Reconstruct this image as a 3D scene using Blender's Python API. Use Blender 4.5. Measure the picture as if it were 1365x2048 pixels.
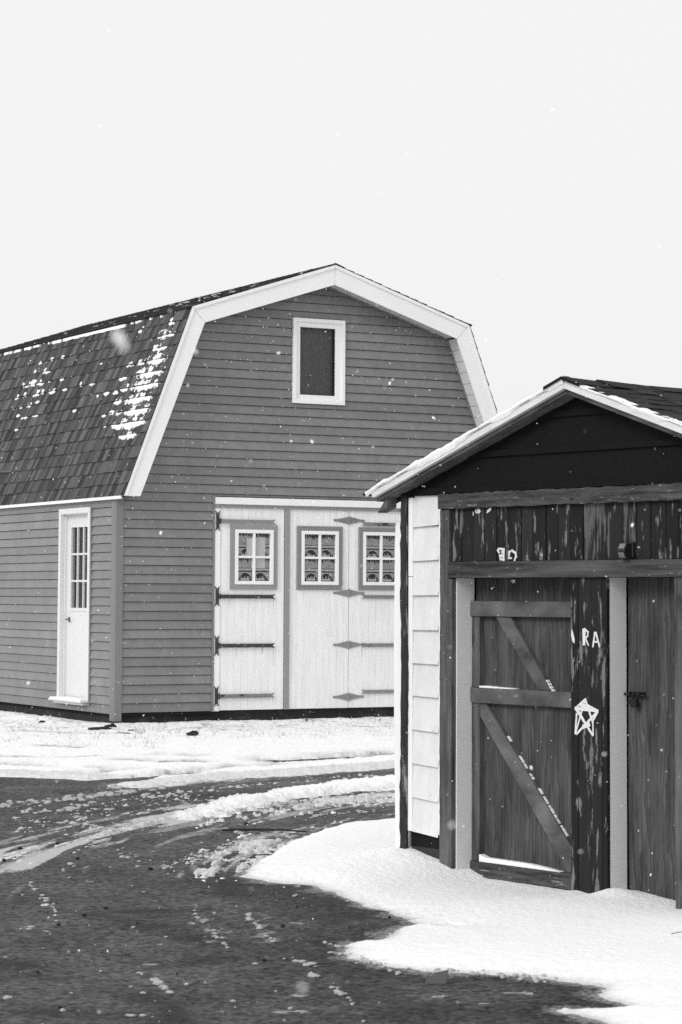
import bpy, math, random
import numpy as np
from mathutils import Vector, Matrix
random.seed(7)
for o in list(bpy.data.objects): bpy.data.objects.remove(o)
scene = bpy.context.scene
col = scene.collection
R = math.radians

# ------------------------------------------------------------------ camera
F_PX, PITCH, ROLL, CY, CX = 4813.0, 0.0653815, 0.0047080, 876.5, 682.5
cd = bpy.data.cameras.new("camera"); cam = bpy.data.objects.new("camera", cd); col.objects.link(cam)
cdir = Vector((0, math.cos(PITCH), math.sin(PITCH))); cup0 = Vector((0, -math.sin(PITCH), math.cos(PITCH))); cx0 = Vector((1, 0, 0))
CXV = cx0*math.cos(ROLL)+cup0*math.sin(ROLL); CUV = -cx0*math.sin(ROLL)+cup0*math.cos(ROLL)
CPOS = Vector((0, 0, 1.6))
cam.matrix_world = Matrix(((CXV.x, CUV.x, -cdir.x, CPOS.x), (CXV.y, CUV.y, -cdir.y, CPOS.y), (CXV.z, CUV.z, -cdir.z, CPOS.z), (0, 0, 0, 1)))
cd.sensor_fit = 'VERTICAL'; cd.sensor_height = 36; cd.lens = F_PX/2048*36
cd.shift_y = (CY-1024)/2048; cd.clip_start = .1; cd.clip_end = 1500
cd.dof.use_dof = True; cd.dof.focus_distance = 18; cd.dof.aperture_fstop = 9
scene.camera = cam
scene.render.engine = 'CYCLES'; scene.cycles.use_denoising = False; scene.cycles.max_bounces = 8
scene.render.resolution_x = 682; scene.render.resolution_y = 1024

# ------------------------------------------------------------------ sky and sun (overcast)
SUN_EL, SUN_AZ = 30, -138       # azimuth clockwise from +Y
w = bpy.data.worlds.new("World"); scene.world = w; w.use_nodes = True
nt = w.node_tree; nt.nodes.clear()
out = nt.nodes.new('ShaderNodeOutputWorld'); bg = nt.nodes.new('ShaderNodeBackground')
sky = nt.nodes.new('ShaderNodeTexSky'); sky.sky_type = 'NISHITA'; sky.sun_disc = False
sky.sun_elevation = R(SUN_EL); sky.sun_rotation = R(SUN_AZ); sky.air_density = 2; sky.dust_density = 6
bw = nt.nodes.new('ShaderNodeRGBToBW'); mx = nt.nodes.new('ShaderNodeMix'); mx.data_type = 'RGBA'
nt.links.new(sky.outputs[0], bw.inputs[0]); nt.links.new(bw.outputs[0], mx.inputs[6])
mx.inputs[0].default_value = .9; mx.inputs[7].default_value = (9.7, 9.7, 9.7, 1)   # cloud layer, nearly even
bg.inputs[1].default_value = .1
nt.links.new(mx.outputs[2], bg.inputs[0]); nt.links.new(bg.outputs[0], out.inputs[0])
sl = bpy.data.lights.new("sun", 'SUN'); sl.energy = 1.5; sl.angle = R(20); sl.color = (1, 1, 1)
so = bpy.data.objects.new("sun", sl); col.objects.link(so)
sd = Vector((math.sin(R(SUN_AZ))*math.cos(R(SUN_EL)), math.cos(R(SUN_AZ))*math.cos(R(SUN_EL)), math.sin(R(SUN_EL))))
so.rotation_euler = (-sd).to_track_quat('-Z', 'Y').to_euler()
scene.view_settings.view_transform = 'Standard'; scene.view_settings.look = 'None'
scene.view_settings.exposure = 0; scene.view_settings.gamma = 1

# ------------------------------------------------------------------ frames of the two buildings
YB, YS = .5022, .90199
def ray(u, v): return cdir+CXV*((u-CX)/F_PX)-CUV*((v-CY)/F_PX)
def hit(u, v, P0, n):
    r = ray(u, v); return CPOS+r*((P0-CPOS).dot(n)/r.dot(n))
def gnd(u, v, z=0.): return hit(u, v, Vector((0, 0, z)), Vector((0, 0, 1)))
BX = Vector((math.cos(YB), math.sin(YB), 0)); BY = Vector((-math.sin(YB), math.cos(YB), 0))
SX = Vector((math.cos(-YS), math.sin(-YS), 0)); SY = Vector((math.sin(YS), math.cos(YS), 0))
BO = gnd(236, 1452); SO = gnd(885, 1722, .09); SO.z = 0
def BF(u, v, off=0.):
    P = hit(u, v, BO-BY*off, BY)-BO; return P.dot(BX), P.z
def SF(u, v, off=0.):
    P = hit(u, v, SO-SY*off, SY)-SO; return P.dot(SX), P.z

# ------------------------------------------------------------------ materials
def mat(name, val, rough=.6, spec=.5, scale=(30, 30, 30), amp=.15, bump=0., bscale=None, tone=0., metallic=0.,
        patch=None, wave=None, detail=6., low=0.):
    """grey procedural material; patch=(value, scale xyz, threshold, softness) mixes a second colour by noise"""
    m = bpy.data.materials.new(name); m.use_nodes = True; t = m.node_tree; N = t.nodes; L = t.links
    b = N['Principled BSDF']; b.inputs['Roughness'].default_value = rough; b.inputs['Metallic'].default_value = metallic
    b.inputs['Specular IOR Level'].default_value = spec
    tc = N.new('ShaderNodeTexCoord')
    def mapped(sc):
        mp = N.new('ShaderNodeMapping'); mp.inputs['Scale'].default_value = sc; L.new(tc.outputs['Object'], mp.inputs[0]); return mp.outputs[0]
    def noise(sc, det=detail, rg=.6):
        n = N.new('ShaderNodeTexNoise'); n.inputs['Scale'].default_value = 1; n.inputs['Detail'].default_value = det
        n.inputs['Roughness'].default_value = rg; L.new(mapped(sc), n.inputs['Vector']); return n.outputs[0]
    def ma(op, a, c, d=None, clamp=False):
        x = N.new('ShaderNodeMath'); x.operation = op; x.use_clamp = clamp
        for i, q in enumerate((a, c, d)):
            if q is None: continue
            if isinstance(q, (int, float)): x.inputs[i].default_value = q
            else: L.new(q, x.inputs[i])
        return x.outputs[0]
    n1 = noise(scale)
    v = ma('MULTIPLY', ma('MULTIPLY_ADD', n1, 2*amp*2, 1-2*amp), val)
    if low:
        v = ma('MULTIPLY', v, ma('MULTIPLY_ADD', noise((1.7, 1.7, 1.1), 4.), 2*low*2, 1-2*low))
    if tone:
        at = N.new('ShaderNodeAttribute'); at.attribute_name = 'tone'
        v = ma('MULTIPLY', v, ma('MULTIPLY_ADD', at.outputs['Fac'], 2*tone, 1-tone))
    h = n1
    if wave:
        wv = N.new('ShaderNodeTexWave'); wv.inputs['Scale'].default_value = wave[1]; wv.inputs['Distortion'].default_value = wave[2]
        wv.inputs['Detail'].default_value = 3; wv.inputs['Detail Scale'].default_value = 1.2; wv.wave_profile = 'SAW'
        L.new(mapped(wave[0]), wv.inputs['Vector'])
        v = ma('MULTIPLY', v, ma('MULTIPLY_ADD', wv.outputs['Fac'], wave[3], 1-wave[3]/2)); h = ma('ADD', n1, ma('MULTIPLY', wv.outputs['Fac'], .5))
    if patch:
        for pc in (patch if isinstance(patch, list) else [patch]):
            pn = noise(pc[1], 8., .65)
            f = ma('MULTIPLY', ma('SUBTRACT', pn, pc[2]), 1/pc[3], clamp=True)
            v2 = ma('MULTIPLY', ma('MULTIPLY_ADD', n1, 1.0, .5), pc[0])
            mxx = N.new('ShaderNodeMix'); L.new(f, mxx.inputs[0]); L.new(v, mxx.inputs[2]); L.new(v2, mxx.inputs[3]); v = mxx.outputs[0]
            h = ma('SUBTRACT', h, ma('MULTIPLY', f, .6))
    cb = N.new('ShaderNodeCombineColor'); [L.new(v, cb.inputs[i]) for i in range(3)]
    L.new(cb.outputs[0], b.inputs['Base Color'])
    if bump:
        bp = N.new('ShaderNodeBump'); bp.inputs['Strength'].default_value = 1; bp.inputs['Distance'].default_value = bump
        L.new(noise(bscale, 5.) if bscale else h, bp.inputs['Height']); L.new(bp.outputs[0], b.inputs['Normal'])
    return m

M = {}
M['siding'] = mat('siding_vinyl', .182, .36, .6, (9, 9, 9), .14, low=.14, bump=.0006, bscale=(12, 12, 90), tone=.10)
M['trim_grey'] = mat('grey_trim', .19, .5, .5, (400, 400, 400), .10, low=.05)
M['white'] = mat('white_paint', .86, .45, .5, (20, 20, 20), .03, low=.02)
M['trim_light'] = mat('light_grey_trim', .27, .5, .5, (300, 300, 300), .12, low=.05)
M['white_door'] = mat('white_grooved_panel', .84, .5, .4, (28, 28, 3), .09, bump=.001, patch=(.68, (14, 14, 1.6), .54, .3))
M['door_paint'] = mat('white_door_paint', .70, .4, .4, (20, 20, 20), .03, low=.03)
M['soffit'] = mat('white_soffit', .62, .5, .4, (20, 20, 20), .03)
M['concrete'] = mat('dark_concrete', .035, .85, .3, (9, 9, 9), .25, bump=.006, patch=(.10, (5, 5, 8), .56, .2))
M['shingle'] = mat('asphalt_shingle', .086, .9, .08, (90, 90, 90), .34, tone=.52, bump=.002, low=.08)
M['roof_dark'] = mat('dark_roll_roofing', .02, .9, .2, (60, 60, 60), .3, tone=.4, bump=.004)
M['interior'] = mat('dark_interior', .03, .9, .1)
M['lace'] = mat('lace_cotton', .85, .9, .1, (200, 200, 200), .12)
M['lace_thin'] = mat('sheer_lace', .52, .9, .1, (120, 120, 120), .34)
M['lace_gap'] = mat('dim_gap_in_lace', .07, .9, .1)
M['hinge'] = mat('painted_hinge', .20, .6, .4, (60, 60, 60), .15, patch=(.035, (6, 6, 12), .54, .08))
M['hinge_rust'] = mat('rusty_hinge', .045, .75, .4, (60, 60, 60), .3, patch=(.18, (30, 30, 14), .60, .06))
M['hinge_clean'] = mat('grey_hinge', .23, .5, .5, (80, 80, 80), .1)
M['metal'] = mat('dark_metal', .02, .4, .5, (50, 50, 50), .3, metallic=.4)
M['brass'] = mat('worn_brass', .18, .3, .5, metallic=1.)
M['snow'] = mat('snow', .90, .75, .2, (60, 60, 60), .015, bump=.006, bscale=(38, 38, 38))
M['wood_v'] = mat('weathered_wood_upright', .088, .85, .2, (22, 22, 2.2), .8, bump=.004, tone=.2, patch=[(.02, (7, 7, 2.4), .60, .1), (.17, (40, 40, 3.), .62, .05)])
M['wood_h'] = mat('weathered_wood_lying', .060, .85, .2, (1.6, 24, 24), .85, bump=.004, tone=.2, patch=[(.24, (7, 40, 60), .60, .06), (.014, (5, 11, 11), .66, .05)], low=.15)
M['wood_rough'] = mat('rough_split_beam', .058, .9, .25, (3.5, 30, 40), .9, bump=.010, patch=[(.30, (8, 50, 90), .56, .07), (.008, (4, 9, 12), .60, .08)])
M['door_brace'] = mat('door_brace_wood', .10, .8, .2, (5, 14, 9), .65, bump=.003, tone=.25, patch=(.018, (11, 11, 11), .68, .05), low=.15)
M['plywood'] = mat('plywood_face', .064, .85, .2, (15, 15, 2.4), .6, bump=.003, wave=((3.2, 1, .38), 3.4, 17., .65), low=.32, patch=(.02, (12, 12, 3.), .66, .1))
M['peel'] = mat('peeling_dark_boards', .016, .75, .2, (40, 40, 4), .3, bump=.003, tone=.4, patch=(.17, (21, 21, 3.6), .56, .03))
M['peel2'] = mat('bare_grey_boards', .016, .8, .2, (40, 40, 3), .3, bump=.003, tone=.4, patch=(.10, (19, 19, 2.2), .50, .05))
M['gable'] = mat('near_black_siding', .011, .8, .05, (60, 60, 60), .3)
M['jamb'] = mat('grey_jamb', .74, .7, .2, (200, 200, 200), .06)
M['log'] = mat('peeling_log', .035, .9, .2, (34, 34, 4), .4, bump=.01, patch=(.24, (24, 24, 2.6), .55, .06))
M['shake'] = mat('white_shingle_siding', .70, .7, .3, (12, 12, 5), .10, bump=.002, low=.05, patch=(.38, (16, 16, 9), .63, .12))
M['fascia'] = mat('white_fascia_paint', .66, .7, .3, (6, 30, 30), .14, patch=(.1, (30, 90, 90), .72, .04))
M['paint'] = mat('white_brush_paint', .68, .7, .3, (90, 90, 14), .12, patch=(.03, (60, 60, 9), .62, .06))
M['stone'] = mat('dark_stone', .02, .8, .3, (40, 40, 40), .3, bump=.004)
M['grass'] = mat('dry_grass', .07, .9, .1, (40, 40, 40), .4)
M['twig'] = mat('dark_twig', .03, .9, .1)
M['clod'] = mat('grey_slush', .40, .7, .3, (50, 50, 50), .12, bump=.004)
M['ice'] = mat('grey_ice', .09, .3, .5, (30, 30, 30), .15)
gm = bpy.data.materials.new('window_glass'); gm.use_nodes = True; g_ = gm.node_tree; g_.nodes.clear()
o_ = g_.nodes.new('ShaderNodeOutputMaterial'); tr = g_.nodes.new('ShaderNodeBsdfTransparent'); gl = g_.nodes.new('ShaderNodeBsdfGlossy'); gl.inputs['Roughness'].default_value = .03
fr = g_.nodes.new('ShaderNodeFresnel'); fr.inputs[0].default_value = 1.2; ms = g_.nodes.new('ShaderNodeMixShader'); tr.inputs[0].default_value = (.9, .9, .9, 1)
g_.links.new(fr.outputs[0], ms.inputs[0]); g_.links.new(tr.outputs[0], ms.inputs[1]); g_.links.new(gl.outputs[0], ms.inputs[2]); g_.links.new(ms.outputs[0], o_.inputs[0]); M['glass'] = gm

def snow_dirt():
    m = mat('snow_and_slush', .90, .75, .15, (60, 60, 60), .02, bump=.012, bscale=(26, 26, 26)); t = m.node_tree; b = t.nodes['Principled BSDF']
    l = b.inputs['Base Color'].links[0]; src = l.from_socket
    at = t.nodes.new('ShaderNodeAttribute'); at.attribute_name = 'dirt'
    nz = t.nodes.new('ShaderNodeTexNoise'); nz.inputs['Scale'].default_value = 14; nz.inputs['Detail'].default_value = 7; nz.inputs['Roughness'].default_value = .75
    tc = t.nodes.new('ShaderNodeTexCoord'); t.links.new(tc.outputs['Object'], nz.inputs['Vector'])
    a1 = t.nodes.new('ShaderNodeMath'); a1.operation = 'MULTIPLY_ADD'; t.links.new(nz.outputs[0], a1.inputs[0]); a1.inputs[1].default_value = 2.4; a1.inputs[2].default_value = -.35
    a2 = t.nodes.new('ShaderNodeMath'); a2.operation = 'MULTIPLY'; a2.use_clamp = True; t.links.new(at.outputs['Fac'], a2.inputs[0]); t.links.new(a1.outputs[0], a2.inputs[1])
    mx = t.nodes.new('ShaderNodeMix'); mx.data_type = 'RGBA'; t.links.new(a2.outputs[0], mx.inputs[0]); t.links.new(src, mx.inputs[6]); mx.inputs[7].default_value = (.30, .30, .30, 1); t.links.new(mx.outputs[2], b.inputs['Base Color']); return m
M['slushy'] = snow_dirt()
# ------------------------------------------------------------------ mesh builder
class MB:
    def __init__(s): s.v = []; s.f = []; s.t = []
    def quad(s, pts, tone=.5):
        n = len(s.v); s.v += [tuple(p) for p in pts]; s.f.append(tuple(range(n, n+len(pts)))); s.t.append(tone); return s
    def box(s, x0, x1, y0, y1, z0, z1, tone=.5):
        n = len(s.v)
        s.v += [(x0, y0, z0), (x1, y0, z0), (x1, y1, z0), (x0, y1, z0), (x0, y0, z1), (x1, y0, z1), (x1, y1, z1), (x0, y1, z1)]
        for q in ((0, 3, 2, 1), (4, 5, 6, 7), (0, 1, 5, 4), (1, 2, 6, 5), (2, 3, 7, 6), (3, 0, 4, 7)):
            s.f.append(tuple(n+i for i in q)); s.t.append(tone)
        return s
    def prism(s, pts, y0, y1, tone=.5, axis='y'):
        """outline in (x,z) extruded in y (front y0); axis 'x': outline in (y,z) extruded in x"""
        a = sum(pts[i][0]*pts[(i+1) % len(pts)][1]-pts[(i+1) % len(pts)][0]*pts[i][1] for i in range(len(pts)))
        if a < 0: pts = pts[::-1]
        n = len(s.v); k = len(pts)
        for y in (y0, y1): s.v += [((p[0], y, p[1]) if axis == 'y' else (y, p[0], p[1])) for p in pts]
        s.f.append(tuple(range(n, n+k))); s.f.append(tuple(range(n+2*k-1, n+k-1, -1))); s.t += [tone]*2
        for i in range(k):
            j = (i+1) % k; s.f.append((n+i, n+k+i, n+k+j, n+j)); s.t.append(tone)
        return s
    def tube(s, path, rad, seg=10, tone=.5):
        n = len(s.v); path = [Vector(p) for p in path]
        for i, p in enumerate(path):
            d = (path[min(i+1, len(path)-1)]-path[max(i-1, 0)]).normalized()
            a = d.cross(Vector((0, 1, 0.01))); a = a.normalized() if a.length > .01 else Vector((1, 0, 0)); b = d.cross(a)
            r = rad[i] if isinstance(rad, (list, tuple)) else rad
            for k in range(seg):
                an = 2*math.pi*k/seg; q = p+(a*math.cos(an)+b*math.sin(an))*r; s.v.append(tuple(q))
        for i in range(len(path)-1):
            for k in range(seg):
                a = n+i*seg+k; b = n+i*seg+(k+1) % seg; s.f.append((a, b, b+seg, a+seg)); s.t.append(tone)
        s.f.append(tuple(n+k for k in range(seg))[::-1]); s.f.append(tuple(n+(len(path)-1)*seg+k for k in range(seg))); s.t += [tone]*2
        return s
    def build(s, name, m, parent=None, bevel=0, smooth=False, label=None):
        me = bpy.data.meshes.new(name); me.from_pydata(s.v, [], s.f); me.update()
        at = me.attributes.new('tone', 'FLOAT', 'FACE'); at.data.foreach_set('value', s.t)
        me.materials.append(m)
        if smooth: me.polygons.foreach_set('use_smooth', [True]*len(me.polygons))
        o = bpy.data.objects.new(name, me); col.objects.link(o)
        if parent: o.parent = parent
        if label: o['label'] = label
        if bevel:
            b = o.modifiers.new('bevel', 'BEVEL'); b.width = bevel; b.segments = 2; b.limit_method = 'ANGLE'
        return o
def tag(o, label=None, cat=None, group=None, kind=None):
    for k, q in (('label', label), ('category', cat), ('group', group), ('kind', kind)):
        if q: o[k] = q
    return o
def empty(name, loc, rz): 
    o = bpy.data.objects.new(name, None); col.objects.link(o); o.location = loc; o.rotation_euler = (0, 0, rz); o.empty_display_size = .3; return o

# value noise for meshes
_rs = np.random.RandomState(3); _T = _rs.rand(512, 512)
def vn(x, y):
    xi = np.floor(x).astype(int); yi = np.floor(y).astype(int); fx = x-xi; fy = y-yi
    fx = fx*fx*(3-2*fx); fy = fy*fy*(3-2*fy); g = lambda a, b: _T[a % 512, b % 512]
    return (g(xi, yi)*(1-fx)+g(xi+1, yi)*fx)*(1-fy)+(g(xi, yi+1)*(1-fx)+g(xi+1, yi+1)*fx)*fy
def fbm(x, y, o=4, r=.5):
    s = 0; a = 1; t = 0
    for k in range(o): s = s+a*vn(x*2**k+17.3*k, y*2**k+5.1*k); t += a; a *= r
    return s/t-.5

def siding(mb, zlo, zhi, course, xr, holes, proud=.023, place=None, z_start=None):
    """lap siding: xr(z)->(x0,x1); holes (x0,x1,z0,z1); place(x,out,z)->point"""
    z_start = zlo if z_start is None else z_start
    cuts = {zlo, zhi}; k = 0
    while z_start+k*course < zhi:
        cuts.add(max(zlo, z_start+k*course)); q = z_start+(k+.93)*course
        if zlo < q < zhi: cuts.add(q)
        k += 1
    for h in holes: cuts |= {h[2], h[3]}
    cuts = sorted(c for c in cuts if zlo-1e-6 <= c <= zhi+1e-6)
    def outv(z, low):
        ph = ((z-z_start)/course) % 1.0
        if low and ph > .999: ph = 0.
        if not low and ph < .001: ph = 1.
        return proud-(proud-.005)*ph/.93 if ph <= .9301 else .005-.016*(ph-.93)/.07
    for a, b in zip(cuts[:-1], cuts[1:]):
        if b-a < 1e-4: continue
        mid = (a+b)/2; kk = int((mid-z_start)/course); tone = (kk*.618 % 1)
        x0a, x1a = xr(a); x0b, x1b = xr(b); segs = [[x0a, x0b, x1a, x1b]]
        for h in holes:
            if h[2] < mid < h[3]:
                ns = []
                for s in segs:
                    if h[1] <= s[0] or h[0] >= s[2]: ns.append(s); continue
                    if h[0] > s[0]: ns.append([s[0], s[1], h[0], h[0]])
                    if h[1] < s[2]: ns.append([h[1], h[1], s[2], s[3]])
                segs = ns
        oa, ob = outv(a, True), outv(b, False)
        for s in segs:
            mb.quad([place(s[0], oa, a), place(s[2], oa, a), place(s[3], ob, b), place(s[1], ob, b)], tone)
            if abs(((a-z_start)/course) % 1) < .01 or abs(((a-z_start)/course) % 1) > .99:
                mb.quad([place(s[0], -.011, a), place(s[2], -.011, a), place(s[2], oa, a), place(s[0], oa, a)], tone)

# ================================================================== BARN
barn = empty('barn', BO, YB)
tag(barn, 'grey gambrel roofed barn with lap siding and white garage doors, behind the driveway', 'barn')
RX = 2.83; LEN = 8.0; OV = .3
OUT = [(-.084, 2.80), (.813, 5.175), (RX, 5.836), (2*RX-.813, 5.175), (2*RX+.084, 2.80)]
INN = [(.137, 2.80), (.990, 4.985), (RX, 5.580), (2*RX-.990, 4.985), (2*RX-.137, 2.80)]
XW0, XW1 = -.03, 2*RX+.03
def wall_outline(z):   # underside of the roof deck at the wall
    if z <= 2.80: return XW0, XW1
    if z <= 5.10: x = -.03+(z-2.80)*(.83+.03)/(2.30); return max(x, XW0), 2*RX-max(x, XW0)
    x = .83+(z-5.10)*(RX-.83)/(5.76-5.10); return min(x, RX), 2*RX-min(x, RX)
# solid body (inner walls behind the siding)
mb = MB()
body = [(XW0+.02, .12), (XW1-.02, .12), (XW1-.02, 2.80), (2*RX-.83, 5.08), (RX, 5.74), (.83, 5.08), (XW0+.02, 2.80)]
# front sheathing built round the openings
def sheath(mb, x0, x1, z0, z1, y): mb.box(x0, x1, y, y+.10, z0, z1)
sheath(mb, XW0+.02, 1.30, .12, 2.80, .014); sheath(mb, 3.98, XW1-.02, .12, 2.80, .014)
sheath(mb, 1.30, 3.98, 2.72, 2.80, .014)
mb.prism([(XW0+.02, 2.80), (XW1-.02, 2.80), (2*RX-.83, 5.08), (2*RX-.83, 5.08), (3.0, 5.08), (3.0, 4.16), (2.48, 4.16), (2.48, 5.08), (.83, 5.08)], .014, .104)
mb.prism([(.83, 5.08), (2*RX-.83, 5.08), (RX, 5.74)], .014, .104)
mb.box(1.3, 3.98, .20, .24, .12, 2.72)
mb.box(2.3, 3.2, .35, .38, 4.0, 5.08)
sheathing = mb.build('sheathing', M['interior'], barn)
ZS, CRS = .160, .1131
mb = MB()
siding(mb, ZS, 5.74, CRS, wall_outline, [(1.262, 4.02, 0, 2.842), (2.36, 3.135, 4.05, 5.17)],
       place=lambda x, o, z: (x, -o, z), z_start=ZS)
fw = mb.build('front_wall', M['siding'], barn)
mb = MB()
for (x, z0) in ((1.68, 3.89), (2.678, 3.674), (3.163, 3.42), (3.845, 3.212)):
    k = round((z0-ZS)/CRS)
    mb = MB()
    for j in (0, 1): mb.prism([(-.0205, ZS+(k+j)*CRS+.003), (-.0025, ZS+(k+j+1)*CRS-.001), (.001, ZS+(k+j+1)*CRS-.001), (.001, ZS+(k+j)*CRS+.003)], x, x+.003, axis='x')
    mb.build('siding_joint', M['interior'], barn)
mb = MB()
DS0, DS1, DZ0, DZ1 = .80, 1.83, .27, 2.70
siding(mb, .14, 2.72, .1105, lambda z: (.10, LEN), [(DS0-.01, DS1+.01, DZ0-.02, DZ1+.03)],
       place=lambda x, o, z: (XW0-o, x, z), z_start=.14)
sw = mb.build('side_wall', M['siding'], barn)
mb = MB(); mb.box(XW0+.014, XW0+.1, .12, DS0+.04, .12, 2.8); mb.box(XW0+.014, XW0+.1, DS1-.04, LEN, .12, 2.8)
mb.box(XW0+.014, XW0+.1, DS0+.04, DS1-.04, DZ1-.03, 2.8); mb.box(XW0+.014, XW0+.1, DS0+.04, DS1-.04, .12, DZ0)
mb.box(XW1-.1, XW1-.014, .12, LEN, .12, 2.8)
mb.prism([(XW0+.02, .12), (XW1-.02, .12), (XW1-.02, 2.80), (2*RX-.83, 5.08), (RX, 5.74), (.83, 5.08), (XW0+.02, 2.80)], LEN-.1, LEN)
mb.build('inner_wall', M['interior'], barn)
mb = MB(); siding(mb, .14, 2.72, .1105, lambda z: (.10, LEN), [], place=lambda x, o, z: (XW1+o, x, z), z_start=.14)
mb.build('side_wall', M['siding'], barn)
mb = MB(); siding(mb, ZS, 5.74, CRS, wall_outline, [], place=lambda x, o, z: (x, LEN+o, z), z_start=ZS); mb.build('back_wall', M['siding'], barn)
# foundation
mb = MB(); mb.box(.03, 2*RX-.03, .06, LEN-.05, -.2, .158); mb.build('foundation', M['concrete'], barn)
# corner boards
for xx, s in ((-.065, 1), (2*RX+.065, -1)):
    mb = MB(); a, b = sorted((xx, xx+s*.102)); mb.box(a, b, -.030, .02, .055, 2.80); a, b = sorted((xx, xx+s*.05)); mb.box(a, b, .02, .115, .055, 2.765)
    mb.build('corner_board', M['trim_grey'], barn, bevel=.006)
# J channel round the garage opening
for a, b in ((1.255, 1.285), (3.985, 4.025)): MB().box(a, b, -.026, .0, .15, 2.845).build('edge_channel', M['trim_grey'], barn)
# rake boards with drip crown
def lerp(a, b, t): return (a[0]+(b[0]-a[0])*t, a[1]+(b[1]-a[1])*t)
for i in range(4):
    mb = MB(); g = .0012
    o0, o1, i1, i0 = OUT[i], OUT[i+1], INN[i+1], INN[i]
    mb.prism([lerp(o0, o1, g), lerp(o1, o0, g), lerp(i1, i0, g), lerp(i0, i1, g)], -OV, -OV+.028)
    c0, c1 = lerp(o0, i0, .17), lerp(o1, i1, .17)
    mb.prism([lerp(o0, o1, g), lerp(o1, o0, g), lerp(c1, c0, g), lerp(c0, c1, g)], -OV-.016, -OV-.001)
    mb.build('rake_board', M['white'], barn, bevel=.002)
# soffits: vented panels from the rake back to the wall
for i in range(4):
    mb = MB(); a, b = Vector(INN[i]), Vector(INN[i+1]); L = (b-a).length; d = (b-a)/L; nrm = Vector((-d.y, d.x))
    if nrm.y < 0: nrm = -nrm
    n = max(1, round(L/.155)); 
    for k in range(n):
        s0, s1 = L*k/n+.003, L*(k+1)/n-.003
        p0, p1 = a+d*s0+nrm*.03, a+d*s1+nrm*.03
        mb.quad([(p0.x, -OV+.028, p0.y), (p1.x, -OV+.028, p1.y), (p1.x, .0, p1.y), (p0.x, .0, p0.y)])
        q0, q1 = a+d*s0+nrm*.045, a+d*s1+nrm*.045
        mb.quad([(q0.x, -OV+.028, q0.y), (q0.x, 0, q0.y), (p0.x, 0, p0.y), (p0.x, -OV+.028, p0.y)])
    p0, p1 = a+nrm*.047, b+nrm*.047
    mb.quad([(p0.x, -OV+.02, p0.y), (p1.x, -OV+.02, p1.y), (p1.x, .03, p1.y), (p0.x, .03, p0.y)])
    mb.build('soffit', M['soffit'], barn)
    mb = MB()
    p0, p1 = a+nrm*.01, b+nrm*.01; q0, q1 = a+nrm*.055, b+nrm*.055
    mb.prism([tuple(p0), tuple(p1), tuple(q1), tuple(q0)], -.034, -.014)
    mb.build('soffit_channel', M['trim_grey'], barn)
# eave trim, frieze
mb = MB(); mb.box(-.115, -.088, -.27, LEN+.05, 2.768, 2.806); mb.build('eave_fascia', M['white'], barn, bevel=.002)
mb = MB(); mb.box(-.086, XW0, -.02, LEN+.05, 2.775, 2.79); mb.box(XW0-.022, XW0, .12, LEN, 2.70, 2.772); mb.build('frieze_board', M['trim_grey'], barn)
mb = MB(); mb.box(2*RX+.088, 2*RX+.115, -.27, LEN+.05, 2.768, 2.806); mb.build('eave_fascia', M['white'], barn, bevel=.002)

def shingles(mb, p_low, p_high, y0, y1, course, rnd, wmin=.06, wmax=.17, lift=.006, over=.012, bh=.013):
    a, b = Vector(p_low), Vector(p_high); L = (b-a).length; d = (b-a)/L; n = Vector((-d.y, d.x)); n = n if n.y > 0 else -n
    nc = max(1, round(L/course)); c = L/nc
    def P(t, out, y): q = a+d*t+n*out; return (q.x, y, q.y)
    for k in range(nc):
        t0, t1 = k*c-(over if k == 0 else .004), (k+1)*c
        y = y0-rnd.random()*.1; raised = False
        while y < y1:
            wd = rnd.uniform(wmin, wmax); ya, yb = max(y, y0), min(y+wd, y1); y += wd; raised = rnd.random() < (.25 if raised else .75)
            if yb-ya < .004: continue
            tone = min(1, max(0, rnd.gauss(.66 if raised else .34, .2))); h = bh+(lift if raised else 0)+rnd.uniform(0, .0015)
            jit = rnd.uniform(-.004, .004); t0j = t0+jit
            mb.quad([P(t0j, h, ya), P(t0j, h, yb), P(t1, .004 if not raised else .009, yb), P(t1, .004 if not raised else .009, ya)], tone)
            mb.quad([P(t0j, -.004, ya), P(t0j, -.004, yb), P(t0j, h, yb), P(t0j, h, ya)], 0.)  # butt face in the darkest tone: shade line under each course painted in
            if raised:
                mb.quad([P(t0j, 0, ya), P(t0j, h, ya), P(t1, .009, ya), P(t1, 0, ya)], tone*.5)
                mb.quad([P(t0j, 0, yb), P(t0j, h, yb), P(t1, .009, yb), P(t1, 0, yb)], tone*.5)
            else:   # shadow line printed tab edge: narrow slot between tabs
                mb.quad([P(t0j, h+.0006, ya), P(t0j, h+.0006, ya+.004), P(t1, .0046, ya+.004), P(t1, .0046, ya)], .0)
rnd = random.Random(11)
mb = MB()
DO = [(p[0], p[1]) for p in OUT]
for i in range(4):
    a, b = Vector(DO[i]), Vector(DO[i+1]); d = (b-a).normalized(); n = Vector((-d.y, d.x)); n = n if n.y > 0 else -n
    mb.prism([tuple(a+n*.002), tuple(b+n*.002), tuple(b-n*.028), tuple(a-n*.028)], -OV+.03, LEN+.1, .2)
roof = mb.build('roof', M['shingle'], barn)
mb = MB()
up = lambda p, n: (p[0]+n[0], p[1]+n[1])
shingles(mb, OUT[0], OUT[1], -OV-.012, LEN+.12, .168, rnd, lift=.009); mb.build('lower_shingle_slope', M['shingle'], barn)
mb = MB(); shingles(mb, (OUT[1][0]-.03, OUT[1][1]-.004), OUT[2], -OV-.012, LEN+.12, .145, rnd); mb.build('upper_shingle_slope', M['shingle'], barn)
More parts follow.
